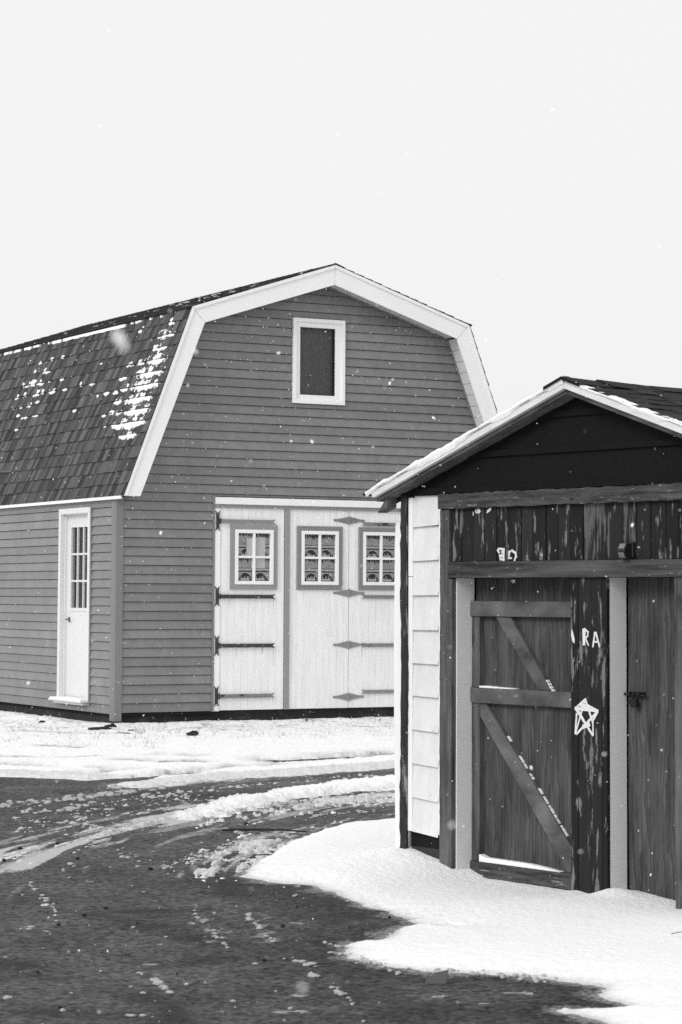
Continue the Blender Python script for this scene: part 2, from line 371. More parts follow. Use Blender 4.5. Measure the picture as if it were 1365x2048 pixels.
mb = MB(); shingles(mb, (OUT[3][0]+.03, OUT[3][1]-.004), OUT[2], -OV-.012, LEN+.12, .145, rnd); mb.build('upper_shingle_slope', M['shingle'], barn)
mb = MB(); shingles(mb, OUT[4], OUT[3], -OV-.012, LEN+.12, .168, rnd); mb.build('lower_shingle_slope', M['shingle'], barn)
mb = MB()
y = -OV-.02
while y < LEN+.1:
    z = OUT[2][1]+.016+.004*rnd.random()
    for s in (-1, 1): mb.quad([(RX, y, z+.006), (RX, y+.2, z+.001), (RX+s*.13, y+.2, z-.047), (RX+s*.13, y, z-.040)], rnd.uniform(.2, .5))
    mb.quad([(RX-.13, y, z-.05), (RX, y, z-.006), (RX, y, z+.006), (RX-.13, y, z-.04)], .1)
    mb.quad([(RX+.13, y, z-.05), (RX, y, z-.006), (RX, y, z+.006), (RX+.13, y, z-.04)], .1); y += .16
mb.build('ridge_cap', M['shingle'], barn)

# --- garage doors
HZ0, HZ1 = .165, 2.70
mb = MB(); mb.box(1.283, 4.0, -.060, .02, 2.742, 2.822); mb.prism([(1.283, 2.822), (4.0, 2.822), (4.0, 2.83), (1.283, 2.83)], -.045, .0)
mb.build('door_header', M['white'], barn, bevel=.004)
mb = MB(); mb.box(1.287, 3.97, -.036, .02, 2.698, 2.742); mb.build('header_strip', M['trim_light'], barn)
mb = MB(); mb.box(1.287, 1.366, -.020, .05, .155, 2.697); jl = mb.build('door_jamb', M['white'], barn, bevel=.002)
mb = MB(); mb.box(3.955, 3.985, -.020, .05, .155, 2.697); mb.build('door_jamb', M['white'], barn, bevel=.002)
GW = [dict(n='garage_door', x0=1.372, x1=2.268, win=1.50, kind=0), dict(n='garage_door', x0=2.350, x1=3.206, win=2.443, kind=1), dict(n='garage_door', x0=3.214, x1=3.952, win=3.345, kind=2)]
YF = -.012
def fork(x0, x1, z, hh, y0, y1, mb, both=False):
    mb.prism([(x0, z-hh), (x1-.045, z-hh), (x1-.02, z-hh-.006), (x1, z-hh-.008), (x1-.038, z), (x1, z+hh+.008), (x1-.02, z+hh+.006), (x1-.045, z+hh), (x0, z+hh)], y0, y1)
for D in GW:
    wx0 = D['win']; wx1 = min(wx0+.665, D['x1']-.01); wz0, wz1 = 1.675, 2.490
    fx0, fx1, fz0, fz1 = wx0+.062, wx1-.062 if D['kind'] < 2 else D['x1']-.014, 1.738, 2.428
    ox0, ox1, oz0, oz1 = wx0+.105, fx1-.043, 1.782, 2.384
    mb = MB(); gs = []
    # face boards between grooves, cut round the window opening
    x = D['x0']
    pitch = .098; edges = [D['x0']]
    while edges[-1]+pitch < D['x1']-.02: edges.append(edges[-1]+pitch)
    edges.append(D['x1'])
    for a, b in zip(edges[:-1], edges[1:]):
        a2, b2 = a+.0012, b-.0012; tn = random.random()
        for (c, e) in ((HZ0, oz0), (oz1, HZ1)): mb.box(a2, b2, YF, YF+.02, c, e, tn)
        if b2 <= ox0 or a2 >= ox1: mb.box(a2, b2, YF, YF+.02, oz0, oz1, tn)
        else:
            if a2 < ox0: mb.box(a2, ox0, YF, YF+.02, oz0, oz1, tn)
            if b2 > ox1: mb.box(ox1, b2, YF, YF+.02, oz0, oz1, tn)
    for (a, b, c, e) in ((D['x0'], D['x1'], HZ0, oz0), (D['x0'], D['x1'], oz1, HZ1), (D['x0'], ox0, oz0, oz1), (ox1, D['x1'], oz0, oz1)):
        mb.box(a, b, YF+.004, YF+.035, c, e, .3)
    door = mb.build('garage_door', M['white_door'], barn)
    mb = MB(); y0 = YF-.022
    mt = .0008
    cs = [((wx0, wz0), (wx1, wz0), (fx1, fz0), (fx0, fz0)), ((wx0, wz1), (wx1, wz1), (fx1, fz1), (fx0, fz1)),
          ((wx0, wz0), (wx0, wz1), (fx0, fz1), (fx0, fz0)), ((wx1, wz0), (wx1, wz1), (fx1, fz1), (fx1, fz0))]
    if D['kind'] == 2: cs = cs[:3]
    for c in cs: mb.prism(list(c), y0, YF-.001)
    if D['kind']:
        for dd in (.012, .034, .052):
            mb.box(wx0+dd, wx1-dd*(D['kind'] < 2), y0-.006, y0-.0005, wz0+dd-.004, wz0+dd+.004); mb.box(wx0+dd, wx1-dd*(D['kind'] < 2), y0-.006, y0-.0005, wz1-dd-.004, wz1-dd+.004)
            mb.box(wx0+dd-.004, wx0+dd+.004, y0-.006, y0-.0005, wz0+dd+.004, wz1-dd-.004)
            if D['kind'] < 2: mb.box(wx1-dd-.004, wx1-dd+.004, y0-.006, y0-.0005, wz0+dd+.004, wz1-dd-.004)
    mb.build('window_casing', M['trim_light'], door)
    mb = MB(); y0 = YF-.034
    mb.box(fx0, fx1, y0, YF+.01, fz0, oz0); mb.box(fx0, fx1, y0, YF+.01, oz1, fz1); mb.box(fx0, ox0, y0, YF+.01, oz0, oz1); mb.box(ox1, fx1, y0, YF+.01, oz0, oz1)
    mxm = (ox0+ox1)/2 if D['kind'] < 2 else ox0+.232; mzm = 2.083
    mb.box(mxm-.015, mxm+.015, y0+.006, YF+.006, oz0, oz1); mb.box(ox0, mxm-.015, y0+.006, YF+.006, mzm-.014, mzm+.014); mb.box(mxm+.015, ox1, y0+.006, YF+.006, mzm-.014, mzm+.014)
    mb.build('window_frame', M['white'], door, bevel=.002)
    mb = MB(); mb.quad([(ox0, YF+.008, oz0), (ox1, YF+.008, oz0), (ox1, YF+.008, oz1), (ox0, YF+.008, oz1)]); mb.build('window_pane', M['glass'], door)
    # lace curtain: sheer cloth, dark backing, opaque motif threads
    mb = MB(); yc = YF+.014
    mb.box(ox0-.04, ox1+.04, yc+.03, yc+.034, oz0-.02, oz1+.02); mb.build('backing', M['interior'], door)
    sheer = MB(); thick = MB(); dark = MB(); rl = random.Random(5+D['kind'])
    for (za, zb) in ((mzm, oz1), (oz0, mzm)):
        H = zb-za
        sheer.box(ox0-.03, ox1+.03, yc+.004, yc+.005, za-.001, zb+.001)             # sheer cloth
        x = ox0-.01                                                               # open flowers along the top
        while x < ox1:
            wv_ = rl.uniform(.012, .034); hh = H*rl.uniform(.10, .24); zt = zb-H*rl.uniform(.0, .03)
            dark.prism([(x, zt), (x+wv_*.5, zt+.004), (x+wv_, zt-hh*.3), (x+wv_*.8, zt-hh), (x+wv_*.3, zt-hh*.8), (x-wv_*.1, zt-hh*.5)], yc+.001, yc+.0035, rl.random()); x += wv_*rl.uniform(1.05, 1.7)
        for k in range(26):
            xx = rl.uniform(ox0, ox1); zz = za+H*rl.uniform(.50, .80); dark.box(xx, xx+rl.uniform(.003, .008), yc+.001, yc+.0035, zz, zz+rl.uniform(.002, .008))
        dark.box(ox0-.03, ox1+.03, yc+.0012, yc+.0036, za+H*.535, za+H*.548)
        thick.box(ox0-.03, ox1+.03, yc-.003, yc-.002, za+H*.44, za+H*.50)
        x = ox0-.02
        while x < ox1: dark.box(x, x+.005, yc-.0044, yc-.0036, za+H*.455, za+H*.48); x += .016
        dark.box(ox0-.03, ox1+.03, yc+.0006, yc+.0036, za+H*.385, za+H*.432)
        for cxm in (ox0-.05, ox0+.118, ox0+.335, ox0+.51):
            cxm += rl.uniform(-.006, .006); arc = [(cxm+.088*math.cos(math.pi*j/10), za+H*(.01+.34*math.sin(math.pi*j/10))) for j in range(11)]
            dark.prism(arc, yc-.001, yc+.0005)
            for p, q in zip(arc[:-1], arc[1:]): thick.prism([(p[0], p[1]), (q[0], q[1]), (q[0], q[1]+.008), (p[0], p[1]+.008)], yc-.003, yc-.002)
            for j in range(7):
                xx = cxm-.060+j*.0175; thick.box(xx, xx+.0085, yc-.003, yc-.002, za+.002, za+H*rl.uniform(.09, .24))
            thick.box(cxm-.066, cxm+.062, yc-.0038, yc-.0032, za+H*.06, za+H*.10)
            thick.prism([(cxm+.100, za+H*.30), (cxm+.108, za+H*.02), (cxm+.118, za+H*.30), (cxm+.108, za+H*.14)], yc-.003, yc-.002)
    if D['kind'] == 0:
        thick2 = MB(); thick2.box(ox0+.20, ox1-.06, yc-.010, yc-.009, oz0+.16, oz1-.05); thick2.box(ox0+.13, ox0+.2, yc-.010, yc-.009, mzm, oz1-.06)
        thick2.build('folded_cloth', mat('plain_white_cloth', .45, .9, .1, (80, 80, 12), .1), door)
    dark.build('lace_opening', M['lace_gap'], door)
    cu = sheer.build('lace_curtain', M['lace_thin'], door); thick.build('lace_motif', M['lace'], door)
    # hinges
    if D['kind'] == 0:
        for z, mm in ((2.53, 'hinge_clean'), (1.585, 'hinge_rust'), (.97, 'hinge_rust'), (.34, 'hinge')):
            mb = MB(); fork(1.352, 2.135, z, .024, YF-.024-.008, YF-.024, mb); 
            for xx in (1.5, 1.75, 2.0): mb.tube([(xx, YF-.034, z), (xx, YF-.038, z)], .007, 8)
            mb.build('strap_hinge', M[mm], door)
            mb = MB(); p = [(-.022, 0), (-.022, .085), (-.032, .128), (0, .092), (.032, .128), (.022, .085), (.022, 0), (.022, -.085), (.032, -.128), (0, -.092), (-.032, -.128), (-.022, -.085)]
            mb.prism([(1.322+a, z+b+.002) for a, b in p], YF-.018, YF-.009); mb.tube([(1.352, YF-.03, z-.035), (1.352, YF-.03, z+.035)], .012, 8)
            mb.build('hinge_plate', M['hinge_rust'], jl)
    if D['kind'] == 1:
        for z, mm in ((2.572, 'hinge'), (1.635, 'hinge_clean'), (.972, 'hinge_clean'), (.305, 'hinge_clean')):
            mb = MB(); c = 3.21
            mb.prism([(c-.225, z-.012), (c-.165, z-.014), (c-.012, z-.046), (c-.012, z+.046), (c-.165, z+.014), (c-.225, z+.014)], YF-.012, YF-.002)
            mb.prism([(c+.225, z-.012), (c+.165, z-.014), (c+.012, z-.046), (c+.012, z+.046), (c+.165, z+.014), (c+.225, z+.014)], YF-.012, YF-.002)
            mb.tube([(c, YF-.012, z-.05), (c, YF-.012, z+.05)], .012, 8); mb.build('butt_hinge', M[mm], door)
    if D['kind'] == 2:
        for z, mm in ((2.53, 'hinge'), (1.59, 'hinge'), (.965, 'hinge'), (.365, 'hinge_clean')):
            mb = MB(); fork(-3.945, -3.395, z, .022, YF-.022, YF-.0145, mb); mb.v = [(-a, b, c) for a, b, c in mb.v]; mb.f = [f[::-1] for f in mb.f]
            mb.build('strap_hinge', M[mm], door)
sm = mat('rust_stain', .40, .8, .2, (60, 60, 4), .5)
for (xx, z0, z1, wd) in ((2.122, .94, .70, .007), (1.965, .935, .86, .020), (3.405, .93, .76, .006), (2.118, 1.555, 1.43, .005), (1.60, .935, .80, .006), (1.50, 1.555, 1.47, .006), (2.12, .31, .22, .006)):
    MB().prism([(xx-wd*.5, z0), (xx+wd*.5, z0), (xx+wd*.2, z0*.4+z1*.6), (xx, z1), (xx-wd*.25, z0*.5+z1*.5)], YF-.0016, YF-.0005).build('rust_stain', sm, barn)
mb = MB(); mb.box(2.276, 2.342, -.034, .03, .160, 2.697); mb.build('astragal', M['trim_light'], barn, bevel=.003)

# --- gable window
gw = MB(); X0, X1, Z0, Z1 = 2.368, 3.128, 4.058, 5.160
fo = -.045
gw.box(X0, X1, fo, .02, Z0, Z0+.05); gw.box(X0, X1, fo, .02, Z1-.05, Z1); gw.box(X0, X0+.05, fo, .02, Z0+.05, Z1-.05); gw.box(X1-.05, X1, fo, .02, Z0+.05, Z1-.05)
gwin = gw.build('gable_window', M['white'], barn, bevel=.004)
mb = MB(); yy = -.022; a, b, c, e = X0+.05, X1-.05, Z0+.05, Z1-.05
mb.box(a, b, yy, .01, c, c+.065); mb.box(a, b, yy, .01, e-.065, e); mb.box(a, a+.06, yy, .01, c+.065, e-.065); mb.box(b-.085, b, yy, .01, c+.065, e-.065)
mb.build('sash', M['white'], gwin, bevel=.003)
mb = MB(); mb.quad([(a+.06, -.006, c+.065), (b-.085, -.006, c+.065), (b-.085, -.006, e-.065), (a+.06, -.006, e-.065)]); mb.build('window_pane', M['glass'], gwin)
mb = MB(); mb.box(2.46, 3.03, .07, .075, 4.12, 5.08); mb.build('screen', mat('window_screen', .15, .8, .2, (300, 300, 300), .2, patch=(.13, (26, 26, 7), .54, .08)), gwin)

# --- side door (in the plane x = XW0)
mb = MB(); W0 = XW0-.034
def sbox(mb, s0, s1, xo0, xo1, z0, z1, tone=.5): mb.box(xo0, xo1, s0, s1, z0, z1, tone)
sbox(mb, DS0, DS0+.07, W0, XW0+.02, DZ0, DZ1); sbox(mb, DS1-.07, DS1, W0, XW0+.02, DZ0, DZ1); sbox(mb, DS0+.07, DS1-.07, W0, XW0+.02, DZ1-.07, DZ1)
sbox(mb, DS1-.09, DS1-.05, XW0+.021, XW0+.12, DZ0, DZ1-.05); sbox(mb, DS0+.05, DS0+.09, XW0+.021, XW0+.12, DZ0, DZ1-.05); sbox(mb, DS0+.09, DS1-.09, XW0+.021, XW0+.12, DZ1-.08, DZ1-.05)
sdoor = mb.build('side_door', M['door_paint'], barn, bevel=.003)
XD = XW0+.062
mb = MB(); gs0, gs1, gz0, gz1 = 1.015, 1.60, 1.43, 2.46
for a, b, c, e in ((DS0+.09, DS1-.09, DZ0+.02, gz0), (DS0+.09, DS1-.09, gz1, DZ1-.08), (DS0+.09, gs0, gz0, gz1), (gs1, DS1-.09, gz0, gz1)): sbox(mb, a, b, XD, XD+.04, c, e)
mb.build('door_slab', M['door_paint'], sdoor)
mb = MB(); e_ = XD-.012
sbox(mb, gs0-.04, gs1+.04, e_, XD, gz0-.04, gz0); sbox(mb, gs0-.04, gs1+.04, e_, XD, gz1, gz1+.04); sbox(mb, gs0-.04, gs0, e_, XD, gz0, gz1); sbox(mb, gs1, gs1+.04, e_, XD, gz0, gz1)
for k in (1, 2): s = gs0+(gs1-gs0)*k/3; sbox(mb, s-.011, s+.011, XD-.008, XD+.02, gz0, gz1)
for k in (1, 2): z = gz0+(gz1-gz0)*k/3; sbox(mb, gs0, gs1, XD-.006, XD+.018, z-.012, z+.012)
mb.build('grille', M['door_paint'], sdoor)
mb = MB(); mb.quad([(XD+.012, gs1, gz0), (XD+.012, gs0, gz0), (XD+.012, gs0, gz1), (XD+.012, gs1, gz1)]); mb.build('door_pane', M['glass'], sdoor)
mb = MB()
for k in range(36): s = .95+k*.028; mb.box(XD+.09+.01*(k % 2), XD+.095+.01*(k % 2), s, s+.028, gz0-.05, gz1+.05, random.random())
mb.build('inner_blind', mat('dark_curtain', .07, .9, .1, (40, 40, 4), .3, tone=.5), sdoor)
mb = MB(); mb.tube([(XD, 1.66, 1.28), (XD-.012, 1.66, 1.28)], .032, 14); mb.tube([(XD-.012, 1.66, 1.28), (XD-.05, 1.66, 1.28)], .010, 10); mb.tube([(XD-.046, 1.67, 1.28), (XD-.05, 1.56, 1.277)], [.011, .008], 10)
mb.build('handle', M['brass'], sdoor, smooth=False)
mb = MB(); sbox(mb, DS0+.01, DS1+.05, XW0-.13, XW0+.04, DZ0-.024, DZ0-.002); sbox(mb, DS0+.03, DS1-.02, XW0-.09, XW0, DZ0-.055, DZ0-.026); mb.build('door_sill', M['door_paint'], sdoor, bevel=.003)
mb = MB(); sbox(mb, DS0-.03, DS0-.001, XW0-.026, XW0, DZ0-.06, DZ1+.04); sbox(mb, DS0-.001, DS1+.02, XW0-.024, XW0, DZ1+.001, DZ1+.04); sbox(mb, DS1+.001, DS1+.02, XW0-.022, XW0, DZ0, DZ1+.001); mb.build('edge_channel', M['trim_grey'], sdoor)
# snow on the door sill
def lump(mb, c, r, seed, sub=2, flat=1.):
    import bmesh
    bm = bmesh.new(); bmesh.ops.create_icosphere(bm, subdivisions=sub, radius=1); rr = random.Random(seed); ph = [rr.uniform(0, 6.28) for _ in range(6)]
    n = len(mb.v)
    for v in bm.verts:
        q = v.co; s = 1+.22*math.sin(q.x*3.1+ph[0])*math.cos(q.y*2.7+ph[1])+.15*math.sin(q.z*5+ph[2]+q.x*4)+rr.uniform(-.12, .12)
        mb.v.append((c[0]+q.x*r[0]*s, c[1]+q.y*r[1]*s, c[2]+q.z*r[2]*s))
    for f in bm.faces: mb.f.append(tuple(n+v.index for v in f.verts)); mb.t.append(.5)
    bm.free()

# ================================================================== SHED
shed = empty('shed', SO, -YS)
tag(shed, 'weathered dark wooden shed with cross braced doors and painted star, in the foreground', 'shed')
SW0, SW1, SL = -.36, 2.70, 4.2
AX, AZ, SLP = 1.164, 2.715, .333
def roofz(x): return AZ-abs(x-AX)*SLP
rr = random.Random(21)
# dark core behind the front
mb = MB()
mb.box(-.30, .0, .02, .06, .15, 2.2); mb.box(1.06, 1.335, .02, .06, .0, 2.1); mb.box(.075, .1, .03, .14, 0, 2.1)
mb.box(-.30, -.24, .06, SL, .15, 2.18); mb.box(SW1-.08, SW1-.02, .06, SL, .15, 2.18); mb.box(-.3, SW1-.02, SL-.06, SL, .15, 2.18)
mb.box(.1, 2.4, .30, .34, .02, 2.1)
mb.build('inner_wall', M['interior'], shed)
mb = MB(); mb.box(-.295, .0, .02, SL, -.05, .235); mb.box(2.0, SW1-.03, .02, SL, -.05, .235); mb.build('foundation', M['concrete'], shed)
# white shingled strip
mb = MB(); zc = [2.18, 2.002, 1.804, 1.604, 1.404, 1.211, 1.023, .827, .632, .437, .240]
for k in range(10):
    zt, zb_ = zc[k], zc[k+1]; dl = (k-3)*.0011; n = 8
    for j in range(n):
        xa, xb = -.262+.238*j/n, -.262+.238*(j+1)/n
        wa, wb = (rr.uniform(-.002, .002) for _ in range(2))
        za, zbb = zb_+dl*(xa+.262)/.238*-3+0, zb_+dl*(xb+.262)/.238*-3
        mb.quad([(xa, -.013, za), (xb, -.013, zbb), (xb, .008, zt+.004), (xa, .008, zt+.004)])
        mb.quad([(xa, .012, za), (xb, .012, zbb), (xb, -.013, zbb), (xa, -.013, za)])
mb.build('shingle_siding', M['shake'], shed)
mb = MB(); mb.box(-.298, -.262, -.010, .010, 1.715, 2.175); mb.build('corner_batten', M['white'], shed, bevel=.002); MB().box(-.298, -.263, -.009, .010, .24, 1.712).build('corner_batten', M['white'], shed, bevel=.002); MB().box(-.022, -.002, -.012, .010, .236, 2.165).build('corner_batten', M['white'], shed, bevel=.002)
# right hand strip mirrored (outside the picture)
mb = MB()
for k in range(10): mb.quad([(2.0, -.018, zc[k+1]), (SW1-.02, -.018, zc[k+1]), (SW1-.02, -.003, zc[k]+.004), (2.0, -.003, zc[k]+.004)]); mb.quad([(2.0, 0, zc[k+1]), (SW1-.02, 0, zc[k+1]), (SW1-.02, -.018, zc[k+1]), (2.0, -.018, zc[k+1])])
mb.build('shingle_siding', M['shake'], shed)
mb = MB(); siding(mb, .2, 2.2, .2, lambda z: (.03, SL), [], place=lambda x, o, z: (-.30-o, x, z), z_start=.2); siding(mb, .2, 2.2, .2, lambda z: (.03, SL), [], place=lambda x, o, z: (SW1-.02+o, x, z), z_start=.2)
mb.build('side_wall', M['shake'], shed)
# log post at the corner and the white board behind it
def wavy(x, y, z0, z1, r, n, rnd, dx=0., ax=.008):
    pth, rad = [], []
    ph = rnd.uniform(0, 6)
    for i in range(n+1):
        t = i/n; pth.append((x+dx*t+ax*math.sin(t*9+ph)+rnd.uniform(-.002, .002), y+rnd.uniform(-.003, .003), z0+(z1-z0)*t)); rad.append(r*(1+rnd.uniform(-.10, .12)))
    return pth, rad
mb = MB(); p, q = wavy(-.322, -.012, .02, 2.19, .026, 46, rr, dx=-.004, ax=.004); mb.tube(p, q, 12); mb.build('log_post', M['log'], shed, smooth=True)
mb = MB(); n = 40; prev = None
for i in range(n+1):
    z = .06+1.98*i/n; t = i/n; xl = -.452-.024*math.sin(min(1, t*1.5)*math.pi/2)+.012*max(0, t-.7)/.3; xr = -.33
    cur = (xl, xr, z)
    if prev: mb.prism([(prev[0], prev[2]), (prev[1], prev[2]), (cur[1], cur[2]), (cur[0], cur[2])], .03, .055)
    prev = cur
mb.build('side_board', M['white'], shed, label='white board standing behind the corner log')
# posts and frame boards
def rough(mb, x0, x1, y0, y1, z0, z1, axis, amp, rnd, n=26, tone=.5):
    """board with wavering long edges; axis 'x' or 'z'"""
    for i in range(n):
        pass
    A = []
    for i in range(n+1):
        t = i/n; a = [rnd.uniform(-amp, amp) for _ in range(4)]; A.append(a)
    for i in range(n):
        if axis == 'x':
            xa, xb = x0+(x1-x0)*i/n, x0+(x1-x0)*(i+1)/n
            mb.quad([(xa, y0+A[i][2], z0+A[i][0]), (xb, y0+A[i+1][2], z0+A[i+1][0]), (xb, y0+A[i+1][3], z1+A[i+1][1]), (xa, y0+A[i][3], z1+A[i][1])], tone)
            mb.quad([(xa, y0+A[i][3], z1+A[i][1]), (xb, y0+A[i+1][3], z1+A[i+1][1]), (xb, y1, z1+A[i+1][1]), (xa, y1, z1+A[i][1])], tone)
            mb.quad([(xa, y1, z0+A[i][0]), (xb, y1, z0+A[i+1][0]), (xb, y0+A[i+1][2], z0+A[i+1][0]), (xa, y0+A[i][2], z0+A[i][0])], tone)
        else:
            za, zb = z0+(z1-z0)*i/n, z0+(z1-z0)*(i+1)/n
            mb.quad([(x0+A[i][0], y0+A[i][2], za), (x1+A[i][1], y0+A[i][3], za), (x1+A[i+1][1], y0+A[i+1][3], zb), (x0+A[i+1][0], y0+A[i+1][2], zb)], tone)
            mb.quad([(x1+A[i][1], y0+A[i][3], za), (x1+A[i][1], y1, za), (x1+A[i+1][1], y1, zb), (x1+A[i+1][1], y0+A[i+1][3], zb)], tone)
            mb.quad([(x0+A[i][0], y1, za), (x0+A[i][0], y0+A[i][2], za), (x0+A[i+1][0], y0+A[i+1][2], zb), (x0+A[i+1][0], y1, zb)], tone)
    return mb
rough(MB(), 0.0, .079, -.022, .03, 1.70, 2.098, 'z', .0012, rr).build('door_post', M['wood_v'], shed)
rough(MB(), 0.0, .106, -.022, .03, .0, 1.699, 'z', .0015, rr, n=60).build('door_post', M['wood_v'], shed)
rough(MB(), .0, 2.45, -.040, .02, 2.102, 2.186, 'x', .0035, rr, n=80).build('top_beam', M['wood_rough'], shed)
rough(MB(), .080, 2.45, -.030, .03, 1.706, 1.797, 'x', .0012, rr, n=80).build('lintel', M['wood_h'], shed)
# vertical boards above the lintel
bx_ = [.080, .095, .174, .273, .370, .471, .571, .674, .767, .872, .967, 1.065, 1.166, 1.261, 1.367, 1.468, 1.568, 1.670, 1.778, 1.870, 1.97, 2.07, 2.17, 2.27, 2.37, 2.45]
del bx_[1]
for i, (a, b) in enumerate(zip(bx_[:-1], bx_[1:])):
    yy = -.006+rr.uniform(-.002, .002); MB().box(a+.003, b-.003, yy, yy+.018, 1.80, 2.101, rr.random()).build('vertical_board', M['peel2' if i in (11, 12, 14) else 'peel'], shed)
# strip between the doors: frame boards
mb = MB()
for a, b in ((1.067, 1.121), (1.127, 1.222), (1.226, 1.302), (1.306, 1.343)):
    yy = -.006+rr.uniform(-.003, .001); MB().box(a, b, yy, yy+.02, .0, 1.704, rr.random()).build('centre_board', M['peel'], shed)
mb = MB(); rough(mb, 1.846, 1.96, -.018, .03, .0, 1.704, 'z', .0015, rr, n=50); mb.build('door_post', M['wood_v'], shed)
# jamb returns, painted light grey
mb = MB(); mb.box(.108, .116, .008, .14, .0, 1.704); mb.build('door_jamb', M['jamb'], shed)
mb = MB(); mb.box(1.334, 1.342, .016, .14, .0, 1.704); mb.build('door_jamb', M['jamb'], shed)
mb = MB(); mb.box(1.06, 1.066, .02, .14, 0, 1.704); mb.box(1.84, 1.845, .02, .14, 0, 1.704); mb.build('door_jamb', M['wood_v'], shed)
# left door: plywood, rails, stiles, braces (door face at y=.12)
YD = .12
mb = MB(); mb.box(.118, 1.058, YD+.032, YD+.05, .03, 1.704); d1 = mb.build('braced_door', M['plywood'], shed, label='left plywood door with two diagonal braces')
rough(MB(), .088+.03, 1.058, YD-.012, YD+.032, 1.488, 1.573, 'x', .001, rr).build('rail', M['door_brace'], d1)
rough(MB(), .088+.03, 1.058, YD-.012, YD+.032, .995, 1.080, 'x', .0012, rr).build('rail', M['door_brace'], d1)
rough(MB(), .088+.03, 1.058, YD-.012, YD+.032, .012, .096, 'x', .0015, rr).build('rail', M['wood_rough'], d1)
for z0, z1 in ((.098, .994), (1.082, 1.487)): rough(MB(), .118, .185, YD, YD+.032, z0, z1, 'z', .0008, rr).build('stile', M['wood_v'], d1)
mb = MB(); mb.prism([(.313, 1.487), (.438, 1.487), (.775, 1.083), (.672, 1.083)], YD+.004, YD+.032); mb.build('brace', M['door_brace'], d1, bevel=.002)
mb = MB(); mb.prism([(.118, .993), (.232, .993), (.963, .205), (.963, .100), (.905, .100)], YD+.004, YD+.032); mb.build('brace', M['door_brace'], d1, bevel=.002)
# right door
mb = MB(); mb.box(1.344, 1.90, YD+.032, YD+.05, .03, 1.704); d2 = mb.build('plain_door', M['plywood'], shed, label='right plain plywood door with a bolt latch')
mb = MB(); zz = 1.085; y0 = YD+.010
mb.box(1.365, 1.475, y0, YD+.032, zz-.012, zz+.012); mb.tube([(1.325, y0-.006, zz), (1.50, y0-.006, zz-.006)], .007, 8)
for xx in (1.385, 1.42, 1.455): mb.tube([(xx-.007, y0-.007, zz), (xx+.007, y0-.007, zz)], .014, 8)
mb.build('bolt_latch', M['metal'], d2)
mb = MB(); mb.box(1.405, 1.452, y0-.030, y0-.008, zz-.068, zz-.026); mb.tube([(1.412, y0-.019, zz-.028), (1.412, y0-.019, zz+.006), (1.428, y0-.019, zz+.014), (1.445, y0-.019, zz+.006), (1.445, y0-.019, zz-.028)], .004, 8)
mb.tube([(1.385, y0-.02, zz-.045), (1.402, y0-.02, zz-.030)], .008, 8); mb.build('padlock', M['metal'], d2, bevel=.003)
# gable: wide near-black boards
mb = MB()
for zlo, zhi in ((2.190, 2.386), (2.386, 2.58), (2.58, 2.72)):
    def X(z): return AX-(AZ-z)/SLP, AX+(AZ-z)/SLP
    a0, a1 = X(zlo); b0, b1 = X(min(zhi, AZ-.001)); a0 = max(a0, -.40); b0 = max(b0, -.40); a1 = min(a1, 2*AX+.40); b1 = min(b1, 2*AX+.4)
    f = lambda z: -.020+.012*(z-zlo)/(zhi-zlo)
    mb.quad([(a0, -.022, zlo), (a1, -.022, zlo), (a1-.1, -.022, zlo+.035), (a0+.1, -.022, zlo+.035)]); mb.quad([(a0, -.002, zlo), (a1, -.002, zlo), (a1, -.022, zlo), (a0, -.022, zlo)])
    mb.quad([(a0+.1, -.022, zlo+.035), (a1-.1, -.022, zlo+.035), (a1-.1, -.010, zlo+.037), (a0+.1, -.010, zlo+.037)])
    mb.quad([(a0, -.010, zlo+.001), (a1, -.010, zlo+.001), (b1, -.004, zhi), (b0, -.004, zhi)])
mb.prism([(-.40, 2.186), (2*AX+.40, 2.186), (AX, AZ-.01)], .0, .05)
mb.build('gable', M['gable'], shed)
# roof deck, rafters (barge boards), fascia, shingles
for s in (-1, 1):
    xe = AX+s*1.655
    def rp(x, dz): return (x, AZ-abs(x-AX)*SLP+dz)
    mb = MB(); mb.prism([rp(AX, .045), rp(xe, .045), rp(xe, .028), rp(AX, .028)], -.125, SL+.1); mb.build('roof_deck', M['wood_h'], shed)
    mb = MB(); mb.prism([rp(AX, .0), rp(xe-s*.04, .0), rp(xe-s*.04, -.030), rp(AX, -.030)], -.0105, .028); mb.build('rafter', M['gable'], shed)
    mb = MB(); mb.prism([rp(AX+s*.001, -.019), rp(xe-s*.03, -.019), rp(xe-s*.03, .0275), rp(AX+s*.001, .0275)], -.118, -.011); xk = AX+s*1.56; mb.prism([rp(xk, -.012), rp(xe-s*.03, -.012), rp(xe-s*.03, .0275), rp(xk, .0275)], -.0105, SL)
    mb.prism([rp(xk, -.075), rp(xk+s*.09, -.075), rp(xe-s*.06, -.035), rp(xe-s*.06, -.0195), rp(xk, -.0195)], -.09, -.02)
    mb.build('soffit_board', M['door_brace'], shed, label='brown plank under the rake overhang')
    mb = MB(); mb.prism([rp(AX+s*.001, .003), rp(xe-s*.03, .003), rp(xe-s*.01, .042), rp(AX+s*.001, .042)], -.148, -.120); fb = mb.build('rake_fascia', M['fascia'], shed)
    mb = MB()
    if s > 0:
        mb.prism([rp(AX+.001, -.024), rp(xe-.05, -.024), rp(xe-.05, -.0005), rp(AX+.001, -.0005)], -.135, -.119); mb.build('lower_fascia', M['wood_h'], shed)
    mb = MB(); shingles(mb, rp(xe+s*.03, .046), rp(AX, .046), -.16, SL+.1, .12, rnd, .15, .34, lift=.003, over=.02, bh=.007); mb.build('roof_shingles', M['roof_dark'], shed)
mb = MB(); y = -.17
